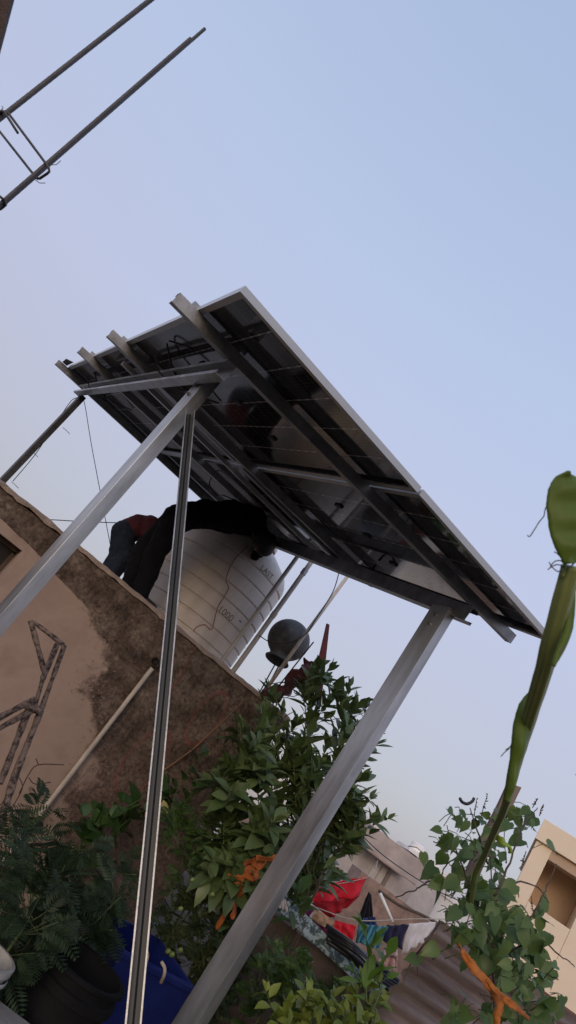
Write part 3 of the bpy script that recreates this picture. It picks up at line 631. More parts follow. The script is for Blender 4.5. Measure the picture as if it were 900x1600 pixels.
shc = sc(396, 812, 5.42); hipc = sc(282, 806, 5.38); hd = sc(409, 846, 5.42)
person('man in black clothes bending over the white tank with his head down under the panels', dict(
    ank_l=(-.64, 5.46, fz), ank_r=(-.52, 5.30, fz), toe_l=(-.50, 5.46, fz - .025), toe_r=(-.38, 5.31, fz - .025),
    knee_l=(-.74, 5.48, 2.50), knee_r=(-.63, 5.31, 2.50), hip_l=hipc + V3((-.02, .09, -.03)), hip_r=hipc + V3((0, -.08, -.05)),
    waist=hipc * .7 + shc * .3 + V3((0, 0, .03)), chest=hipc * .35 + shc * .65 + V3((0, 0, .015)),
    sh_l=shc + V3((.02, .16, 0)), sh_r=shc + V3((.0, -.12, -.02)),
    el_l=shc + V3((.2, .26, -.03)), el_r=shc + V3((.19, .02, -.08)), wr_l=shc + V3((.20, .42, -.16)), wr_r=shc + V3((.19, .30, -.17)),
    hd_l=(0, .9, -.3), hd_r=(0, .9, -.35), pn_l=(-.5, 0, -.5), pn_r=(0, .5, -.8),
    neck=shc * .45 + hd * .55, head=hd), M['jacket'], M['trouser'], 'shirt', (.1, .75, -.65), (-.6, 5.4, RZ))
h2 = sc(189, 828, 6.35); s2 = sc(240, 846, 6.35)
person('man in dark jeans and maroon shirt bending down on the roof behind the other', dict(
    ank_l=(h2.x + .13, 6.48, fz), ank_r=(h2.x + .22, 6.28, fz), toe_l=(h2.x + .30, 6.48, fz - .025), toe_r=(h2.x + .47, 6.28, fz - .025),
    knee_l=(h2.x + .12, 6.44, 2.46), knee_r=(h2.x + .19, 6.26, 2.46), hip_l=h2 + V3((.03, .08, -.01)), hip_r=h2 + V3((.05, -.08, -.01)),
    waist=h2 * .7 + s2 * .3 + V3((.02, 0, .09)), chest=h2 * .35 + s2 * .65 + V3((.02, 0, .10)),
    sh_l=s2 + V3((0, .16, 0)), sh_r=s2 + V3((0, -.16, 0)), el_l=s2 + V3((.08, .2, -.22)), el_r=s2 + V3((.02, -.1, -.24)),
    wr_l=s2 + V3((.15, .15, -.36)), wr_r=s2 + V3((.10, -.05, -.38)), hd_l=(.3, 0, -.9), hd_r=(.3, 0, -.9), pn_l=(0, -1, 0), pn_r=(0, 1, 0),
    neck=s2 + V3((.10, 0, -.03)), head=s2 + V3((.21, .0, -.07))), M['shirt'], M['jeans'], 'shirt', (.3, 0, -.95), (h2.x, 6.35, RZ))

# ------------------------------------------------------------------ leaves
PROF = {'oval': [(0, .06), (.18, .62), (.42, 1), (.68, .82), (.88, .38), (1, .02)],
        'lance': [(0, .05), (.2, .7), (.45, 1), (.72, .72), (.9, .3), (1, .02)],
        'heart': [(-.12, .42), (.02, .88), (.22, 1.04), (.48, .92), (.74, .52), (.9, .2), (1.03, .02)],
        'round': [(0, .1), (.12, .7), (.4, 1), (.7, .9), (.92, .45), (1, .1)]}
def leaf(mb, p, d, n, L, Wd, kind='oval', droop=.25, fold=.22, rng=R):
    d = V3(d).normalized(); n = V3(n); n = n - d * n.dot(d)
    if n.length < 1e-4: n = d.orthogonal()
    n.normalize(); s = n.cross(d); vs = []; tw = rng.uniform(-.2, .2); fold *= rng.uniform(.3, 2.4); droop *= rng.uniform(.4, 1.9); q_ = rng.uniform(.75, 1.15); L *= q_; Wd *= q_ * rng.uniform(.85, 1.15)
    for t_, w_ in PROF[kind]:
        c = V3(p) + d * (L * t_) - n * (droop * L * max(0, t_) ** 2); wv = Wd * .5 * w_; wob = 1 + rng.uniform(-.08, .08)
        vs += [c - s * wv * wob + n * (wv * fold + tw * wv), c, c + s * wv * wob + n * (wv * fold - tw * wv)]
        if kind == 'heart' and t_ < 0: vs[-2] = tuple(V3(p))
    k = len(PROF[kind]); fs = []
    for i in range(k - 1):
        a = i * 3; fs += [(a, a + 1, a + 4, a + 3), (a + 1, a + 2, a + 5, a + 4)]
    mb.add(vs, fs)
def rv(s=1.0, rng=R): return V3((rng.uniform(-s, s), rng.uniform(-s, s), rng.uniform(-s, s)))
def leafy(mb, path, L, Wd, kind, step, start=.15, droop=.3, spread=1.0, pair=False, upb=.25, jit=.3):
    # leaves set alternately along a stem
    tot = sum((path[i + 1] - path[i]).length for i in range(len(path) - 1)); acc = 0; nxt = tot * start; k = R.random() * 6
    for i in range(len(path) - 1):
        seg = path[i + 1] - path[i]; sl = seg.length; t = seg.normalized()
        while nxt < acc + sl and sl > 0:
            p = path[i] + t * (nxt - acc); a = t.orthogonal().normalized(); b = t.cross(a)
            for q in ((0, math.pi) if pair else (0,)):
                ang = k * 2.4 + q; o = a * math.cos(ang) + b * math.sin(ang)
                d = (o * spread + t * .55 + V3((0, 0, upb)) + rv(jit)).normalized(); nn = (V3((0, 0, 1)) + t * .4 - o * .25 + V3((0, -.35, 0)) + rv(jit)).normalized()
                f_ = R.uniform(.7, 1.15); leaf(mb, p + o * .004, d, nn, L * f_, Wd * f_, kind, droop * R.uniform(.4, 1.4))
            k += 1; nxt += step * R.uniform(.7, 1.3)
        acc += sl
    tip = path[-1]; t = (path[-1] - path[-2]).normalized()
    for q in range(3): leaf(mb, tip, (t + rv(.5)).normalized(), (V3((0, -.4, 1)) + rv(.4)), L * .6, Wd * .55, kind, .15)
def twig_path(p, d, ln, curve=.0, n=5, wob=.12):
    pts = [V3(p)]; d = V3(d).normalized()
    for i in range(n): d = (d + V3((0, 0, curve)) + rv(wob)).normalized(); pts.append(pts[-1] + d * ln / n)
    return pts
def plant(name, label, cat, stems, L, Wd, kind, step, m, stem_m='stemg', r=.006, start=.3, side=0, side_len=.2, side_curve=.06, droop=.3, pair=False, upb=.25, floor=True, sidestart=.3, group=None, spread=1.0):
    s0 = [at(*p) for p in stems[0]]; b0 = V3((s0[0].x, s0[0].y, 0)) if floor else s0[0]
    t = thing(name, label, cat, b0, group); lf = MB()
    for st_ in stems:
        sm = MB()
        P = [at(*p) for p in st_]
        if floor and P[0].z > .05: P = [V3((P[0].x + (P[0].x - P[1].x) * .15, P[0].y, 0))] + P
        path = smooth_path(P, 6); n = len(path); sm.tube(path, [r * (1.25 - .9 * i / (n - 1)) for i in range(n)], 6)
        k0 = int(n * start); leafy(lf, path[k0:], L, Wd, kind, step, 0, droop, spread, pair, upb)
        for k in range(side):
            i = R.randint(int(n * sidestart), n - 2); t_ = (path[i + 1] - path[i]).normalized(); o = rv(1); o = (o - t_ * o.dot(t_)).normalized()
            tp = twig_path(path[i], o + t_ * .5 + V3((0, 0, .2)), side_len * R.uniform(.6, 1.3), side_curve)
            sm.tube(tp, [r * .45, r * .42, r * .38, r * .32, r * .27, r * .2], 5); leafy(lf, tp, L, Wd, kind, step, .15, droop, spread, pair, upb)
        sm.build('stem', M[stem_m], t, True)
    lf.build('foliage', M[m], t, True)
    return t, lf
def pinnate(mb, p, d, n, L, pairs=9, lw=.010, ll=.045, droop=.4):
    d = V3(d).normalized(); n = V3(n); n = (n - d * n.dot(d)).normalized(); s = n.cross(d)
    for i in range(pairs):
        t_ = (i + 1.5) / (pairs + 1); c = V3(p) + d * (L * t_) - n * (droop * L * t_ * t_); f_ = math.sin(math.pi * min(1, t_ * .85 + .12)) ** .6
        for sg in (-1, 1):
            e = (s * sg + d * .55 - n * .15 + rv(.08)).normalized(); q = d - e * d.dot(e); q.normalize(); l = ll * f_; w_ = lw * .5
            mb.add([c, c + e * l * .45 + q * w_, c + e * l, c + e * l * .45 - q * w_], [(0, 1, 2, 3)])
    mb.tube([V3(p), V3(p) + d * L * .5 - n * droop * L * .25, V3(p) + d * L - n * droop * L], .0012, 3)
def fernplant(name, label, cat, stems, m, n_fr, L, pairs=9, ll=.045, lw=.010, r=.006, sp=1.0, start=.15):
    s0 = at(*stems[0][0]); t = thing(name, label, cat, V3((s0.x, s0.y, 0))); lf = MB()
    for st_ in stems:
        sm = MB()
        P = [at(*p) for p in st_]; P = [V3((P[0].x, P[0].y, 0))] + P if P[0].z > .05 else P
        path = smooth_path(P, 6); n = len(path); sm.tube(path, [r * (1.2 - .8 * i / (n - 1)) for i in range(n)], 6)
        for k in range(n_fr):
            i = R.randint(int(n * start), n - 2); tt = (path[i + 1] - path[i]).normalized(); o = rv(1).normalized(); o.z = abs(o.z) * .4
            tp = twig_path(path[i], o * sp + tt * .5, L * R.uniform(.4, 1.0), .02, 4); sm.tube(tp, [r * .3] * 5, 4)
            for q in range(3):
                pinnate(lf, tp[q + 2], (o + rv(.6) + V3((0, -.2, .1))).normalized(), V3((0, -.5, .8)) + rv(.4), L * R.uniform(.5, .9), pairs, lw, ll)
        sm.build('stem', M['stemg'], t, True)
    lf.build('foliage', M[m], t)
    return t

# -------- plants along the wall, left to right
fernplant('feathery_shrub', 'dark feathery leaved shrub filling the lower left below the wall', 'shrub',
          [[(40, 1440, 3.9), (50, 1360, 3.9), (60, 1260, 3.95)], [(60, 1450, 3.7), (90, 1380, 3.7), (120, 1310, 3.8)], [(90, 1460, 3.8), (140, 1400, 3.8), (180, 1340, 3.9)],
           [(20, 1440, 3.4), (10, 1380, 3.5), (10, 1300, 3.6)], [(120, 1470, 3.6), (150, 1440, 3.6), (190, 1400, 3.7)], [(30, 1460, 3.1), (40, 1430, 3.1), (60, 1380, 3.2)]], 'leaf_dark', 26, .17, 10, .050, .012, .006)
plant('creeper', 'broad leaved creeper clinging to the wall left of the thin strut', 'creeper', [[(130, 1330, 4.75), (150, 1290, 4.85), (200, 1260, 4.9), (245, 1235, 4.95)], [(120, 1370, 4.6), (125, 1320, 4.7), (130, 1275, 4.8)], [(170, 1320, 4.7), (190, 1290, 4.85), (225, 1265, 4.9)]],
      .15, .13, 'round', .085, 'leaf_money', r=.005, start=.2, side=3, side_len=.15, droop=.5, floor=False)
plant('creeper', 'small creeper with one yellow leaf on the wall right of the thin strut', 'creeper', [[(262, 1290, 4.9), (275, 1240, 5.0), (290, 1210, 5.1), (315, 1180, 5.2)], [(265, 1300, 4.9), (268, 1260, 5.0), (262, 1225, 5.05)]],
      .13, .10, 'round', .09, 'leaf_money', r=.004, start=.1, side=2, side_len=.12, droop=.5, floor=False)
tb = MB(); leaf(tb, at(255, 1250, 4.85), V3((.3, -.1, -.3)), V3((0, -1, .3)), .10, .055, 'oval', .2); 
o = tb.build('yellow_leaf', mat('pale yellow leaf', (.34, .30, .12), .6), bpy.data.objects['creeper.001'], True)
fernplant('curry_shrub', 'small fine leaved shrub beside the wall behind the thin strut', 'shrub', [[(300, 1400, 4.5), (300, 1330, 4.55), (295, 1265, 4.6)], [(310, 1400, 4.4), (325, 1330, 4.45), (335, 1270, 4.5)], [(290, 1390, 4.4), (280, 1330, 4.45), (275, 1290, 4.5)]], 'leaf_mid', 22, .13, 6, .035, .016, .005)
plant('broad_shrub', 'young shrub with large oval green leaves left of the right steel post', 'shrub',
      [[(350, 1430, 4.45), (365, 1330, 4.5), (372, 1230, 4.55), (376, 1140, 4.6)], [(360, 1430, 4.4), (350, 1350, 4.4), (350, 1270, 4.45), (350, 1200, 4.5)], [(370, 1420, 4.5), (395, 1340, 4.5), (405, 1280, 4.5), (400, 1215, 4.55)],
       [(365, 1425, 4.3), (380, 1370, 4.3), (390, 1330, 4.3), (415, 1300, 4.35)], [(370, 1420, 4.6), (420, 1330, 4.65), (430, 1260, 4.7)], [(355, 1425, 4.3), (360, 1385, 4.25), (362, 1345, 4.25)]],
      .155, .082, 'oval', .034, 'leaf_shrub', r=.007, start=.28, side=7, side_len=.17, droop=.3, pair=True, sidestart=.35)
plant('tall_shrub', 'tall leafy shrub rising past the wall corner against the sky', 'shrub',
      [[(470, 1400, 5.0), (470, 1280, 5.05), (480, 1160, 5.1), (497, 1040, 5.15)], [(460, 1400, 5.0), (450, 1290, 5.05), (448, 1190, 5.1), (440, 1110, 5.15)], [(480, 1390, 4.9), (500, 1280, 4.95), (520, 1190, 5.0), (540, 1110, 5.05)],
       [(455, 1400, 4.8), (435, 1310, 4.85), (425, 1230, 4.9), (430, 1160, 4.9)], [(470, 1400, 4.7), (470, 1330, 4.75), (462, 1250, 4.8), (458, 1170, 4.8)], [(470, 1390, 5.1), (495, 1270, 5.1), (505, 1180, 5.15), (560, 1100, 5.2)],
       [(465, 1400, 5.0), (462, 1300, 5.0), (470, 1200, 5.0), (478, 1120, 5.05), (470, 1080, 5.1)], [(480, 1390, 4.8), (505, 1300, 4.8), (520, 1250, 4.8), (530, 1200, 4.85)]],
      .145, .062, 'oval', .026, 'leaf_shrub', r=.008, start=.2, side=10, side_len=.26, side_curve=.12, droop=.15, upb=.45, sidestart=.25)
plant('guava_sapling', 'leafy branches coming out to the right of the right steel post', 'shrub',
      [[(480, 1420, 4.3), (500, 1370, 4.3), (530, 1320, 4.3), (540, 1260, 4.3)], [(480, 1420, 4.35), (490, 1360, 4.35), (510, 1300, 4.35), (515, 1262, 4.35)],
       [(470, 1420, 4.3), (480, 1350, 4.3), (500, 1300, 4.3), (545, 1285, 4.3)], [(480, 1420, 4.3), (500, 1380, 4.3), (520, 1350, 4.3), (552, 1290, 4.3)]], .135, .055, 'oval', .028, 'leaf_shrub', stem_m='bark', r=.004, start=.72, sidestart=.72, side=7, side_len=.18, droop=.3, upb=.3)
tm = fernplant('tomato_plant', 'tangled brownish green tomato plant with green fruits above the blue crate', 'plant',
      [[(300, 1560, 4.25), (310, 1480, 4.25), (300, 1400, 4.3)], [(330, 1560, 4.25), (345, 1480, 4.25), (345, 1410, 4.3)], [(280, 1550, 4.3), (272, 1480, 4.3), (268, 1400, 4.3)], [(320, 1570, 4.2), (320, 1520, 4.2), (310, 1450, 4.2)], [(330, 1560, 4.25), (355, 1500, 4.25), (370, 1440, 4.3)]], 'leaf_tom', 26, .12, 5, .038, .020, .006)
for x, y in ((331, 1398), (282, 1420), (262, 1487), (281, 1485), (268, 1492), (300, 1375)):
    f = MB(); c = at(x, y, 4.08); capsule(f, c, R.uniform(.010, .017), c + V3((.002, 0, .003)), R.uniform(.010, .015), 12); f.build('fruit', M['fruit'], tm, True)
fernplant('fine_weed', 'low fine leaved weed between the right steel post and the printed cloth', 'weed',
      [[(450, 1610, 3.6), (450, 1560, 3.6), (440, 1500, 3.7)], [(480, 1610, 3.5), (485, 1570, 3.6), (475, 1520, 3.7)], [(510, 1610, 3.4), (515, 1580, 3.5), (515, 1555, 3.6)], [(430, 1610, 3.6), (420, 1540, 3.6), (415, 1470, 3.7)], [(470, 1620, 3.75), (455, 1540, 3.8), (450, 1480, 3.8)], [(400, 1600, 3.7), (395, 1570, 3.7), (392, 1530, 3.7)]], 'leaf_mid', 20, .10, 6, .035, .017, .005)
plant('yellow_green_shrub', 'small shrub with yellow green leaves at the bottom centre', 'shrub',
      [[(500, 1640, 2.9), (520, 1590, 2.95), (545, 1550, 3.0)], [(540, 1640, 2.9), (550, 1590, 2.95), (565, 1530, 3.0)], [(470, 1640, 2.85), (470, 1590, 2.9), (480, 1570, 2.9)], [(560, 1640, 2.9), (575, 1600, 2.95), (585, 1560, 3.0)], [(440, 1640, 2.8), (440, 1600, 2.8), (450, 1580, 2.85)], [(520, 1650, 2.7), (530, 1610, 2.7), (540, 1580, 2.75)]],
      .068, .044, 'oval', .022, 'leaf_yel', r=.004, start=.2, side=5, side_len=.09, droop=.3)
plant('bright_sapling', 'sapling with a whorl of bright green pointed leaves before the black hoses', 'sapling', [[(570, 1640, 2.75), (572, 1560, 2.8), (575, 1500, 2.85), (582, 1478, 2.85)], [(572, 1600, 2.75), (590, 1530, 2.8), (605, 1490, 2.85)]],
      .095, .042, 'oval', .035, 'leaf_bright', r=.004, start=.45, side=2, side_len=.07, droop=.2, upb=.5)
plant('pepper_seedling', 'dark green seedling by the white scraps next to the right steel post', 'seedling', [[(465, 1470, 4.05), (466, 1430, 4.05), (464, 1398, 4.05)], [(455, 1480, 4.05), (456, 1450, 4.05), (448, 1408, 4.05)]], .13, .055, 'oval', .06, 'leaf_mid', stem_m='bark', r=.003, start=.6, side=0, side_len=.08)

# -------- bean vine on its stake at the right
vt = thing('bean_vine', 'climbing bean vine with heart shaped leaves on a wooden stake', 'vine', (1.15, 1.9, 0))
lf = MB(); sm = MB(); YV = 2.0
def vine_clump(cx, cy, rx, ry, n, Y=YV, L=.043):
    for k in range(int(n * (.60 if cy < 1400 else .80))):
        a = R.uniform(0, 6.283); q = math.sqrt(R.random()); p = at(cx + rx * q * math.cos(a), cy + ry * q * math.sin(a), Y + R.uniform(-.22, .22))
        f_ = R.uniform(.6, 1.2); d = V3((R.uniform(-1, 1), R.uniform(-.8, .2), R.uniform(-1.3, .2))); nn = V3((R.uniform(-.5, .5), -.8, R.uniform(0, 1.2)))
        leaf(lf, p, d, nn, L * f_, L * .82 * f_, 'heart', .18, .18); e = p - d.normalized() * .03 + V3((R.uniform(-.02, .02), .02, -R.uniform(.01, .05)))
        lf.tube([p, p * .5 + e * .5 + V3((0, 0, .006)), e], .0012, 4)
for c in ((720, 1280, 30, 16, 12), (765, 1285, 30, 18, 14), (820, 1285, 30, 30, 22), (720, 1320, 34, 24, 22), (760, 1340, 36, 30, 36), (715, 1370, 26, 24, 22), (690, 1372, 16, 16, 6), (770, 1390, 42, 30, 46), (730, 1430, 34, 32, 40), (790, 1440, 42, 34, 54),
          (815, 1480, 40, 34, 46), (760, 1480, 40, 30, 36), (800, 1530, 44, 30, 36), (715, 1575, 36, 18, 9), (840, 1510, 26, 28, 18), (790, 1585, 46, 20, 22), (850, 1580, 30, 24, 18), (845, 1450, 22, 34, 10), (700, 1480, 20, 14, 3)): vine_clump(*c)
for c in ((672, 1334, 14, 6, 2), (683, 1348, 8, 8, 2), (855, 1330, 12, 10, 3), (690, 1300, 8, 8, 2), (870, 1500, 16, 12, 3), (652, 1490, 16, 10, 3), (880, 1570, 14, 20, 5)): vine_clump(*c)
VS = [[(775, 1600), (768, 1500), (770, 1420), (765, 1350), (772, 1300)], [(770, 1480), (740, 1400), (715, 1340), (700, 1290)], [(770, 1400), (800, 1340), (820, 1290), (840, 1262)], [(765, 1350), (745, 1300), (735, 1262)], [(700, 1380), (672, 1378), (650, 1390), (620, 1402)],
      [(770, 1340), (740, 1330), (700, 1350), (690, 1375)], [(775, 1450), (820, 1440), (850, 1400), (870, 1350)], [(770, 1420), (800, 1380), (840, 1385), (860, 1410)], [(690, 1440), (665, 1470), (645, 1500), (628, 1540)], [(780, 1500), (840, 1470), (870, 1490), (900, 1510)], [(770, 1560), (830, 1520), (870, 1530)], [(720, 1340), (700, 1325), (680, 1315)]]
for st_ in VS:
    P = smooth_path([at(x + R.uniform(-3, 3), y, YV + R.uniform(-.1, .1)) for x, y in st_], 7)
    P = [p + rv(.002) for p in P]; MB().tube(P, [.0035 - .0022 * i / len(P) for i in range(len(P))], 5).build('stem', M['bark'], vt, True)
for x, y, dx, dy in ((741, 1275, 4, -26), (752, 1275, 10, -34), (832, 1262, 8, -14), (843, 1275, 6, -18), (830, 1400, 4, 30), (822, 1330, -8, 26)):   # seed spikes
    a = at(x, y, YV); b = at(x + dx, y + dy, YV); sm = MB(); sm.tube([a, (a + b) / 2 + rv(.003), b], [.0014, .0012, .0008], 4)
    for k in range(7): q = a + (b - a) * (.35 + .65 * k / 6); sm.tube([q, q + rv(.006)], [.0022, .0014], 4)
    sm.build('seed_spike', M['bark'], vt, True)
lf.build('foliage', M['leaf_bean'], vt, True)
MB().tube(smooth_path([at(718, 1246, YV), at(722, 1253, YV), at(730, 1256, YV), at(738, 1252, YV), at(741, 1246, YV)], 4), [.0015] + [.0045] * 15 + [.0018], 8).build('pod', M['pod'], vt, True)
a = at(802, 1229, 2.12); b = at(768, 1300, 2.12); d = (b - a).normalized(); b2 = a + d * .30
sv = V3((1, 0, 0)); mb = MB(); n = 14; vs = []
for i in range(n + 1):
    c = a + (b2 - a) * i / n
    for (x, y) in ((-.020, -.008), (.020, -.008), (.020, .008), (-.020, .008)): vs.append(c + V3((x + .003 * noise.noise(c * 9), y, (.012 if x > 0 and i == 0 else 0))))
mb.add(vs, [(i * 4 + k, i * 4 + (k + 1) % 4, i * 4 + 4 + (k + 1) % 4, i * 4 + 4 + k) for i in range(n) for k in range(4)] + [(0, 1, 2, 3), (n * 4 + 3, n * 4 + 2, n * 4 + 1, n * 4)])
tag(mb.build('wooden_stake', M['stake']), 'weathered flat wooden stake standing up inside the bean vine', 'stake')

def ribbon(mb, pts, wds, tw=0.6, th=.0015, ph=0):
    sp = smooth_path(pts, 7); n = len(sp); vs = []
    for i, p in enumerate(sp):
        t = (sp[min(n - 1, i + 1)] - sp[max(0, i - 1)]).normalized(); u = i / (n - 1) * (len(wds) - 1); k = min(int(u), len(wds) - 2); w_ = wds[k] + (wds[k + 1] - wds[k]) * (u - k)
        a = t.cross(V3((0, 1, 0))).normalized(); b = t.cross(a); an = ph + tw * math.sin(i * .35); s_ = a * math.cos(an) + b * math.sin(an); nn = t.cross(s_)
        for q in (-1, -.33, .33, 1): vs.append(p + s_ * w_ * q * .5 + nn * (.25 * w_ * (abs(q) - .5) * math.sin(i * .5)))
        for q in (1, .33, -.33, -1): vs.append(p + s_ * w_ * q * .5 + nn * (.25 * w_ * (abs(q) - .5) * math.sin(i * .5) + th * 2))
    vs = [v + rv(.0012) for v in vs]
    mb.add(vs, [(i * 8 + k, i * 8 + (k + 1) % 8, i * 8 + 8 + (k + 1) % 8, i * 8 + 8 + k) for i in range(n - 1) for k in range(8)] + [tuple(range(8))[::-1], tuple(range((n - 1) * 8, n * 8))])
YR = 1.75
mb = MB(); ribbon(mb, [at(722, 1485, YR), at(735, 1505, YR), at(750, 1525, YR), at(772, 1548, YR), at(800, 1570, YR), at(826, 1592, YR)], [.010, .022, .022, .020, .016, .008]); ribbon(mb, [at(758, 1532, YR), at(772, 1552, YR), at(780, 1570, YR), at(776, 1592, YR), at(778, 1610, YR)], [.014, .018, .018, .018, .010], ph=.5)
ribbon(mb, [at(722, 1487, YR), at(714, 1472, YR + .05), at(716, 1455, YR + .1)], [.008, .006, .004])
tag(mb.build('orange_ribbon', M['orange'], None, True), 'orange cloth strip hanging forked below the bean vine', 'ribbon', )
mb = MB(); Y_ = 4.12
for pts in (((352, 1374), (375, 1362), (400, 1356), (418, 1345)), ((380, 1350), (395, 1345), (402, 1360), (396, 1372), (384, 1368)), ((378, 1372), (368, 1400), (352, 1425), (338, 1452)), ((370, 1378), (372, 1400), (366, 1420), (362, 1436)), ((400, 1340), (425, 1342), (440, 1338)), ((392, 1356), (380, 1390), (374, 1402)), ((355, 1368), (372, 1372), (390, 1362))):
    ribbon(mb, [at(x, y, Y_ + R.uniform(-.03, .03)) for x, y in pts], [.025, .05, .04, .02], .9, ph=R.uniform(-.5, .5))
tag(mb.build('orange_ribbon', mat('rust orange cloth', (.30, .085, .018), .9, 0, .35, 14, .4, 60), None, True), 'rust orange cloth strips knotted beneath the large leaved shrub', 'ribbon')
mb = MB(); ribbon(mb, [at(772, 1300, 1.9), at(782, 1312, 1.88), at(792, 1322, 1.88), at(798, 1332, 1.9)], [.010, .022, .020, .008], 1.2)
tag(mb.build('lime_tie', M['greentie'], None, True), 'lime green plastic tie round the stake and stalk', 'tie')

# -------- close gourd stalk and leaf at the right edge
gt = thing('gourd_stalk', 'thick green ribbed stalk close to the camera with one broad leaf at the right edge', 'plant', at(750, 1345, 1.75))
P = [(893, 885, .80), (880, 935, .82), (862, 1000, .86), (846, 1060, .92), (824, 1130, 1.02), (806, 1190, 1.15), (790, 1258, 1.35), (772, 1300, 1.55), (755, 1340, 1.75), (742, 1370, 1.85), (735, 1420, 1.95)]
wd = [17, 17, 16, 14, 12, 10, 6, 5, 4.5, 4, 3.5]
pts = [at(*p) for p in P]; rs = [w_ * p[2] / FOC * .93 for w_, p in zip(wd, P)]
sp = smooth_path(pts, 6); n = len(sp); rr = []
for i in range(n): u = i / (n - 1) * (len(rs) - 1); k = min(int(u), len(rs) - 2); rr.append(rs[k] + (rs[k + 1] - rs[k]) * (u - k))
mb = MB().tube(sp, rr, 30); nv = []
for i, v in enumerate(mb.v): c = sp[min(n - 1, i // 30)]; k = i % 30; nv.append(tuple(c + (V3(v) - c) * (1 + .10 * math.cos(k / 30 * 6.283 * 6) + .07 * noise.noise(V3(v) * 30))))
mb.v = nv; mb.build('stalk', M['stalk'], gt, True)
def sheetleaf(outl_l, outl_r, Yf, name, m, bulge=.01, nseg=6):
    L_ = smooth_path([at(x, y, Yf) for x, y in outl_l], 4); R_ = smooth_path([at(x, y, Yf) for x, y in outl_r], 4); n = min(len(L_), len(R_)); vs = []; k = nseg
    for i in range(n):
        for j in range(k + 1):
            q = j / k; p = L_[i].lerp(R_[i], q); b_ = bulge * math.sin(math.pi * q) * (1 + .3 * math.sin(i * .9)) - .0012 * abs(math.sin(q * 9 + i * .1)); rf = .0010 * noise.noise(V3((i * .8, j * 2, 1)))
            vs.append(p + V3((rf, -b_, rf)))
    mb = MB().add(vs, [(i * (k + 1) + j, i * (k + 1) + j + 1, (i + 1) * (k + 1) + j + 1, (i + 1) * (k + 1) + j) for i in range(n - 1) for j in range(k)])
    o = mb.build(name, m, gt, True); sd_ = o.modifiers.new('s', 'SOLIDIFY'); sd_.thickness = .0012; return o
sheetleaf([(880, 740), (866, 748), (857, 765), (854, 788), (857, 815), (861, 838), (870, 860), (882, 882)], [(882, 740), (896, 744), (918, 760), (938, 788), (944, 815), (934, 842), (914, 866), (892, 884)], .78, 'leaf', M['bigleaf'], .010, 16)
sheetleaf([(846, 1064), (826, 1082), (812, 1100), (803, 1130), (800, 1160), (796, 1200), (791, 1235), (789, 1252)], [(850, 1062), (846, 1090), (838, 1115), (828, 1145), (818, 1175), (808, 1205), (798, 1235), (792, 1254)], 1.02, 'leaf', M['bigleaf'], .012)
sheetleaf([(893, 905), (888, 950), (880, 985), (868, 1020), (862, 1040)], [(897, 905), (898, 950), (892, 990), (878, 1022), (865, 1042)], .83, 'leaf', M['bigleaf'], .004)
mb = MB()
for pts_ in (((858, 785), (852, 795), (850, 806), (843, 815), (836, 826), (828, 838), (824, 836)), ((884, 884), (874, 868), (866, 862)), ((884, 887), (870, 882), (856, 890)), ((886, 889), (872, 893), (862, 885), (858, 878)), ((888, 880), (880, 866), (872, 855), (874, 848)), ((885, 886), (876, 876), (866, 878), (860, 886)), ((801, 1160), (795, 1170), (788, 1176), (783, 1182)), ((800, 1165), (790, 1172)), ((880, 1010), (874, 1020)), ((899, 1210), (905, 1214))):
    MB().tube(smooth_path([at(x, y, .80 if y < 1100 else 1.05) for x, y in pts_], 4), .0008, 5).build('tendril', M['tendril'], gt, True)
mb = MB(); capsule(mb, at(881, 893, .8), .004, at(879, 899, .8), .0025, 8); mb.build('bud', M['stalk'], gt, True)

# ------------------------------------------------------------------ things on the floor, lower left
bt = thing('blue_crate', 'open blue plastic crate with rope handles on the floor behind the posts', 'crate', (1.0, 3.9, 0))
c1 = at(200, 1478, 3.72); c2 = at(300, 1548, 3.95); dr = V3((c2.x - c1.x, c2.y - c1.y, 0)); Lw = dr.length; dr.normalize(); nr = V3((-dr.y, dr.x, 0)); zt = (c1.z + c2.z) / 2
mb = MB(); cc = c1 * 1; cc.z = 0
for (o_, s_, l_, ax) in ((0, dr, Lw, 0), (0, nr, .42, 1), (1, dr, Lw, 0), (1, nr, .42, 1)): pass
th = .012
mb.box(cc + dr * Lw / 2 + nr * th / 2 + V3((0, 0, zt / 2)), (Lw, th, zt), (dr, nr, V3((0, 0, 1)))).box(cc + dr * Lw / 2 + nr * (.42 - th / 2) + V3((0, 0, zt / 2)), (Lw, th, zt), (dr, nr, V3((0, 0, 1))))
mb.box(cc + dr * th / 2 + nr * .21 + V3((0, 0, zt / 2)), (th, .42 - 2 * th, zt), (dr, nr, V3((0, 0, 1)))).box(cc + dr * (Lw - th / 2) + nr * .21 + V3((0, 0, zt / 2)), (th, .42 - 2 * th, zt), (dr, nr, V3((0, 0, 1))))
mb.box(cc + dr * Lw / 2 + nr * .21 + V3((0, 0, zt * .4)), (Lw - 2 * th, .42 - 2 * th, .01), (dr, nr, V3((0, 0, 1))))
mb.build('crate_body', M['blue'], bt, bevel=.006)
mb = MB(); mb.box(cc + dr * Lw / 2 - nr * .006 + V3((0, 0, zt - .02)), (Lw + .02, .012, .028), (dr, nr, V3((0, 0, 1)))); mb.build('rim', M['blue'], bt, bevel=.004)
for x, y in ((228, 1490), (255, 1513)):
    q = at(x, y, 3.72); MB().tube(smooth_path([q + dr * -.03 + V3((0, .0, .02)), q + V3((0, -.03, .01)), q + dr * .02 + V3((0, -.03, -.02)), q + dr * .035 + V3((0, 0, -.055))], 5), .008, 8).build('handle', M['rope'], bt, True)
dt = thing('black_drum', 'black ribbed plastic drum in the dark corner left of the blue crate', 'drum', (.55, 3.3, 0))
dc = at(135, 1505, 3.35); dz = dc.z
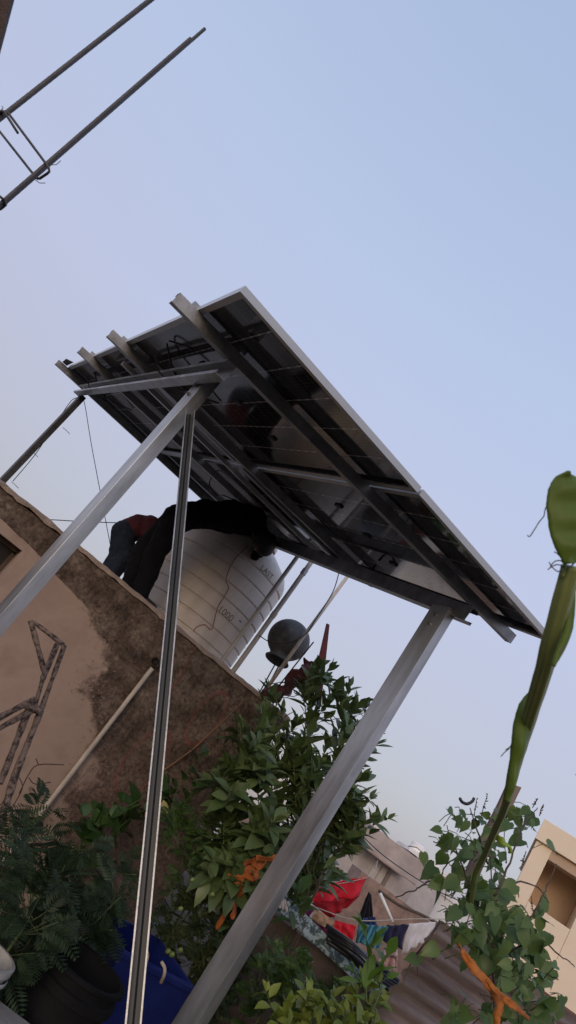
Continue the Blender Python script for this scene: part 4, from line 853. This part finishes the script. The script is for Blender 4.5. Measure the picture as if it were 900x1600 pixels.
MB().lathe([(0, 0), (.17, 0), (.19, .05), (.19, dz * .45), (.198, dz * .47), (.198, dz * .50), (.19, dz * .52), (.187, dz - .10), (.20, dz - .095), (.20, dz - .06), (.188, dz - .055), (.19, dz - .02), (.202, dz - .015), (.202, dz), (.175, dz), (.17, dz - .01), (.165, dz - .3), (0, dz - .3)], (dc.x, dc.y, 0), 56).build('drum_body', M['drum'], dt, autos=True)
bk = thing('white_bucket', 'dirty white plastic bucket cut off by the left edge near the bottom', 'bucket', at(-12, 1500, 3.0)); q = at(-22, 1492, 3.0)
MB().lathe([(0, -.3), (.085, -.3), (.11, -.01), (.118, -.01), (.118, .015), (.105, .015), (.08, -.25), (0, -.25)], q, 40).build('bucket_body', M['white_pl'], bk, autos=True)
MB().lathe([(.119, -.045), (.123, -.04), (.123, -.03), (.119, -.025)], q, 40).build('rim', M['white_pl'], bk, autos=True)
MB().box((q.x - .02, q.y + .02, (q.z - .3) / 2), (.3, .3, q.z - .3)).build('block', M['concrete'], None, bevel=.01); tag(bpy.data.objects['block'], 'rough grey block under the white bucket', 'block')
q = at(20, 1600, 2.9); MB().box((q.x - .1, q.y, q.z / 2 - .02), (.42, .3, q.z)).build('concrete_step', M['concrete'], None, bevel=.012); tag(bpy.data.objects['concrete_step'], 'grey concrete step at the bottom left corner', 'step')
# painted iron frame leaning by the wall
it = thing('forked_bracket', 'old forked iron bracket with peeling white paint leaning at the left edge', 'bracket', at(0, 1290, 3.8)); YI = 3.7
def bar(pxs, w_=.022, name='bar'):
    P = [at(x, y, YI + d_) for x, y, d_ in pxs]; d = (P[-1] - P[0]).normalized(); s_ = d.cross(V3((0, 1, 0))).normalized(); u_ = s_.cross(d)
    n_ = 24; pp = [P[0].lerp(P[-1], k / n_) for k in range(n_ + 1)]; MB().tube(pp, [w_ * .52 * (1 + .28 * noise.noise(p * 22)) for p in pp], 10).build(name, M['peel'], it, autos=True)
bar([(48, 970, 0), (70, 1052, 0)], .026); bar([(54, 973, .02), (100, 1008, .02)], .022); bar([(90, 1005, -.01), (66, 1062, -.01)], .028); bar([(101, 1008, .015), (62, 1115, .015)], .024); bar([(70, 1050, 0), (52, 1112, 0)], .022)
bar([(45, 1108, 0), (0, 1225, 0)], .030); bar([(64, 1110, .01), (22, 1215, .01)], .030); bar([(24, 1210, 0), (-4, 1300, 0)], .034); bar([(55, 1092, -.03), (-14, 1128, -.03)], .030); bar([(50, 1110, -.02), (-14, 1145, -.02)], .028); bar([(40, 1100, -.02), (64, 1112, -.02)], .04)
P = at(-4, 1300, YI); bar([(-4, 1300, 0), (-70, 1480, 0)], .03)
tw = MB()
for pts_ in (((30, 1240), (45, 1210), (60, 1195), (100, 1195)), ((45, 1215), (55, 1225), (80, 1222)), ((20, 1260), (35, 1232), (30, 1215)), ((60, 1195), (56, 1185))): tw.tube(smooth_path([at(x, y, 4.2) for x, y in pts_], 4), [.004] * 2 + [.003] * 30 if False else .003, 5)
tag(tw.build('dry_twig', M['bark'], None, True), 'bare brown twig sticking out beside the peeling iron bracket', 'twig')

# ------------------------------------------------------------------ neighbour side: parapet, cloths, hoses, sheet
a = at(418, 1416, 4.3); b = at(620, 1592, 4.3); zz = a.z
MB().box(((a.x + 3.6) / 2, 4.42, zz / 2 - .02), (3.6 - a.x, .14, zz)).build('low_wall', mat('dark brown cement', (.10, .075, .062), .95, 0, .35, 5, .6, 30)); tag(bpy.data.objects['low_wall'], 'low cement wall under the printed cloth', 'wall')  # dark brown cement, darker than the plain concrete
def cloth(name, label, quad, Y, m, nx=14, ny=10, wr=.02, fr=3.0, sag=.0, group=None, th=.002, cat='cloth'):
    # quad: top-left, top-right, bottom-right, bottom-left pixels
    Q = [at(p[0], p[1], p[2] if len(p) > 2 else Y) for p in quad]; vs = []; sd_ = R.random() * 20
    for j in range(ny + 1):
        for i in range(nx + 1):
            u, v = i / nx, j / ny; p = Q[0].lerp(Q[1], u).lerp(Q[3].lerp(Q[2], u), v)
            f_ = math.sin(u * fr * 6.283 + sd_ + 1.2 * noise.noise(V3((u * 2, v * 2, sd_)))) * wr * (.3 + .7 * v) + wr * .8 * noise.noise(V3((u * 4, v * 3, sd_)))
            p = p + V3((0, f_, -sag * math.sin(math.pi * u) * (1 - v * .5))) + V3((0, 0, .35 * wr * noise.noise(V3((u * 5, 7, sd_))) * v)); vs.append(p)
    mb = MB().add(vs, [(j * (nx + 1) + i, j * (nx + 1) + i + 1, (j + 1) * (nx + 1) + i + 1, (j + 1) * (nx + 1) + i) for j in range(ny) for i in range(nx)])
    o = mb.build(name, m, None, True, shift=Q[0]); s_ = o.modifiers.new('s', 'SOLIDIFY'); s_.thickness = th; tag(o, label, cat, group); return o
LG = 'washing on the line'
tag(cable([at(440, 1395, 6.2), at(500, 1420, 6.0), at(560, 1438, 6.0), at(640, 1436, 6.1), at(700, 1436, 6.3)], .004, None, 'clothesline', 'rope'), 'pale washing line carrying the lower row of clothes', 'clothesline', 'washing lines')
tag(cable([at(455, 1368, 6.6), at(495, 1384, 6.6), at(575, 1370, 6.6), at(590, 1345, 7.0)], .004, None, 'clothesline', 'rope'), 'pale washing line carrying the large red cloth', 'clothesline', 'washing lines')
cloth('pink_cloth', 'pink printed cloth hanging left of the large red cloth', [(462, 1366), (496, 1382), (484, 1410), (468, 1392)], 6.55, M['pinkcl'], wr=.03)
cloth('red_cloth', 'large bright red cloth sagging on the washing line', [(495, 1383), (574, 1369), (562, 1402), (484, 1411)], 6.6, M['red'], 24, 12, .035, 2.2)
cloth('red_cloth', 'deeper red lower fold of washing below the large red cloth', [(484, 1409), (562, 1400), (540, 1418), (516, 1436)], 6.62, mat('crimson cloth', (.36, .012, .025), .88), 16, 8, .03, 2.5)
cloth('purple_cloth', 'dark purple cloth under the pink printed cloth', [(470, 1404), (492, 1420), (482, 1436), (472, 1424)], 6.2, M['purple'])
cloth('tan_cloth', 'tan printed cloth between the purple and the small red cloth', [(491, 1418), (524, 1440), (518, 1454), (486, 1437)], 6.05, M['tanprint'])
cloth('maroon_rag', 'maroon rag under the tan printed cloth', [(486, 1436), (518, 1452), (510, 1466), (494, 1454)], 6.1, M['purple'])
cloth('small_red_cloth', 'small scarlet cloth on the lower line right of the tan cloth', [(524, 1438), (556, 1446), (551, 1470), (520, 1455)], 6.0, M['red'], wr=.03)
cloth('striped_cloth', 'teal blue striped cloth on the lower washing line', [(560, 1444), (606, 1447), (592, 1482), (556, 1472)], 6.0, M['stripe'], wr=.03)
cloth('navy_cloth', 'navy blue cloth at the right end of the lower line', [(606, 1446), (640, 1444), (628, 1484), (600, 1470)], 6.02, M['navy'], wr=.04)
cloth('white_cloth', 'plain white cloth hanging beside the corrugated sheet', [(638, 1443), (686, 1440), (665, 1470), (628, 1492)], 6.1, M['whitecl'], wr=.02)
cloth('black_cloth', 'black garment hanging under the end of the large red cloth', [(576, 1393), (580, 1398), (582, 1434), (556, 1438)], 6.55, M['blackcl'], wr=.03)
cloth('blue_cloth', 'small dark blue cloth just above the striped cloth', [(570, 1434), (586, 1432), (590, 1446), (562, 1445)], 6.3, mat('blue cloth', (.02, .04, .14), .9), wr=.02)
cloth('peach_towel', 'peach towel with a bunched pink top beside the black hoses', [(600, 1488), (620, 1492), (620, 1520), (590, 1500)], 4.3, M['peach'], wr=.02, th=.006)
cloth('pink_towel', 'bunched pink cloth on top of the peach towel', [(604, 1476), (618, 1480), (618, 1494), (598, 1490)], 4.28, M['pinkcl'], wr=.035, th=.006)
# printed cloth draped along the low wall
cloth('printed_cloth', 'teal and grey leaf printed cloth draped along the low wall', [(436, 1388, 4.3), (600, 1548, 4.3), (598, 1570, 4.25), (420, 1412, 4.25)], 4.3, M['print'], 40, 8, .018, 5)
cloth('white_scrap', 'white paper scraps caught beside the right steel post', [(430, 1402), (452, 1408), (448, 1424), (432, 1416)], 4.2, M['whitecl'], wr=.03)
mb = MB()
for k in range(9):
    o_ = (k % 5) * 6 - 8; o2 = (k // 5) * 4
    mb.tube(smooth_path([at(512 + R.uniform(-4, 4), 1455 + o_, 4.25), at(545 + o2, 1480 + o_ + R.uniform(-3, 3), 4.2 - .02 * o2), at(580, 1508 + o_ + R.uniform(-3, 3), 4.18), at(622, 1540 + o_, 4.2)], 6), .013, 8)
tag(mb.build('black_hoses', M['hose'], None, True), 'bundle of black plastic hoses lying along the low wall', 'hoses')
# corrugated rusty sheet
mb = MB(); tl = at(690, 1438, 3.15); bl = at(592, 1575, 3.0); dv = (bl - tl) ; dv = dv / dv.length; hl = 1.25; hd_ = (V3((.93, .30, .02))).normalized(); nn = hd_.cross(dv).normalized(); nu = 70; nvv = 10; vs = []
for i in range(nu + 1):
    for j in range(nvv + 1):
        s_ = hl * i / nu; vs.append(tl + dv * s_ + hd_ * (2.0 * j / nvv) + nn * (.021 * math.sin(s_ / .085 * 6.283) + .006 * noise.noise(V3((i * .1, j * .5, 3)))))
mb.add(vs, [(i * (nvv + 1) + j, i * (nvv + 1) + j + 1, (i + 1) * (nvv + 1) + j + 1, (i + 1) * (nvv + 1) + j) for i in range(nu) for j in range(nvv)])
o = mb.build('corrugated_sheet', M['corr'], None, True); s_ = o.modifiers.new('s', 'SOLIDIFY'); s_.thickness = .0015; tag(o, 'rusty brown corrugated iron sheet behind the bean vine', 'iron sheet')
# branch lying over the far wall top
tag(MB().tube(smooth_path([at(592, 1392, 8), at(625, 1415, 8), at(660, 1430, 8), at(700, 1452, 8)], 5), .016, 8).build('dead_branch', M['bark'], None, True), 'long brown log lying across the rubble below the grey house', 'log')
tag(cable([at(560, 1300, 9), at(610, 1345, 9), at(700, 1400, 9), at(800, 1430, 9)], .006, None, 'service_wire', 'wire'), 'long thin wire crossing before the grey houses', 'wire', 'wires behind the shrub')
tag(MB().tube([at(594, 1396, 7.8), at(613, 1440, 7.8)], .018, 8).build('pale_pole', M['whitewash'], None, True), 'thin pale pole leaning on the rubble below the grey house', 'pole')

# ------------------------------------------------------------------ houses behind
def bld(name, label, boxes, cat='house'):
    t = thing(name, label, cat, (boxes[0][1], boxes[0][3], 0))
    for nm, x0, x1, y0, y1, z0, z1, m in boxes: MB().box(((x0 + x1) / 2, (y0 + y1) / 2, (z0 + z1) / 2), (x1 - x0, y1 - y0, z1 - z0)).build(nm, M[m], t, bevel=.01)
    return t
ch = thing('cream_house', 'cream painted house with a deep square balcony recess at the right edge', 'house')
cd = V3((.87, -.5, 0)).normalized(); ci = V3((.5, .87, 0)).normalized()
def cbox(nm, x0, x1, y0, y1, z0, z1, m, par=ch):
    return MB().box(V3((5.16, 9, 0)) + cd * ((x0 + x1) / 2) + ci * ((y0 + y1) / 2) + V3((0, 0, (z0 + z1) / 2)), (x1 - x0, y1 - y0, z1 - z0), (cd, ci, V3((0, 0, 1)))).build(nm, M[m], par, bevel=.006)
cbox('wall', .03, .24, 0, 4, 0, 3.15, 'cream'); cbox('wall', .78, 6, 0, 4, 0, 3.15, 'cream'); cbox('wall', .242, .778, .002, 4, 0, 2.45, 'cream'); cbox('parapet', 0, 6, -.06, 4, 3.152, 3.43, 'cream')
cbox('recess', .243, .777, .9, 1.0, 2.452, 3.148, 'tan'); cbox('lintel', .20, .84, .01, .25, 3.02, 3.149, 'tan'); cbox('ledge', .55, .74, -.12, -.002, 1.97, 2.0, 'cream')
cbox('plinth', .02, 6, -.08, -.003, 1.64, 1.70, 'brownroof')
# far grey house with doors
bld('grey_house', 'grey cement house with a pale double door and stained parapet in the distance', [
    ('wall', 5.6, 7.35, 18.0, 18.8, 0, 2.02, 'grayplaster2'), ('parapet', 6.28, 8.0, 17.7, 18.8, 2.022, 2.55, 'grayplaster'), ('wall', 7.35, 8.0, 17.72, 18.7, 0, 2.02, 'grayplaster'),
    ('chajja', 5.9, 7.5, 17.35, 17.69, 1.98, 2.02, 'brick'), ('door', 6.95, 7.12, 17.95, 17.99, 1.10, 1.92, 'door_w'), ('door', 7.16, 7.33, 17.95, 17.99, 1.10, 1.92, 'door_w')])
bld('pale_house', 'pale stained house joined to the right of the distant grey house', [('wall', 8.003, 9.0, 18.4, 19.3, 0, 2.62, 'grayplaster2'), ('parapet', 7.7, 9.04, 18.35, 19.3, 2.62, 2.72, 'whitewash')])
bld('white_house', 'low whitewashed house right of the pale stained one', [('wall', 9.003, 13.5, 18.8, 20, 0, 2.25, 'whitewash'), ('parapet', 9.0, 13.5, 18.75, 20, 2.252, 2.4, 'whitewash')])
bld('brick_house', 'rough reddish brick wall and rubble below the grey house', [('wall', 4.9, 9.5, 13.0, 13.6, 0, 1.55, 'brick')], 'wall')
bld('left_house', 'pale pink house partly hidden by leaves left of the distant grey house', [('wall', 2.8, 5.4, 16.5, 17.2, 0, 2.3, 'whitewash'), ('wall', 3.2, 5.2, 16.45, 16.498, .4, 1.2, 'brick')])
for k, (x, y, z, lb) in enumerate(((6.55, 18.3, 2.55, 'white water tank on the grey parapet nearest the shrub'), (8.15, 18.9, 2.72, 'round white water tank on the pale house roof'), (8.72, 18.9, 2.72, 'flat white water tank at the right end of the pale house roof'))):
    t = thing('roof_tank', lb, 'water tank', (x, y, z), 'tanks on the distant roofs')
    r_, h_ = ((.24, .17), (.24, .24), (.26, .13))[k]
    MB().lathe([(0, 0), (r_, 0), (r_, h_ * .3), (r_ * .97, h_ * .32), (r_, h_ * .34), (r_, h_ * .65), (r_ * .97, h_ * .68), (r_, h_ * .7), (r_ * .95, h_ * .85), (r_ * .5, h_), (r_ * .4, h_ * 1.04), (0, h_ * 1.06)], (x, y, z), 28).build('tank_shell', M['whitewash'], t, autos=True)

fix_parents()
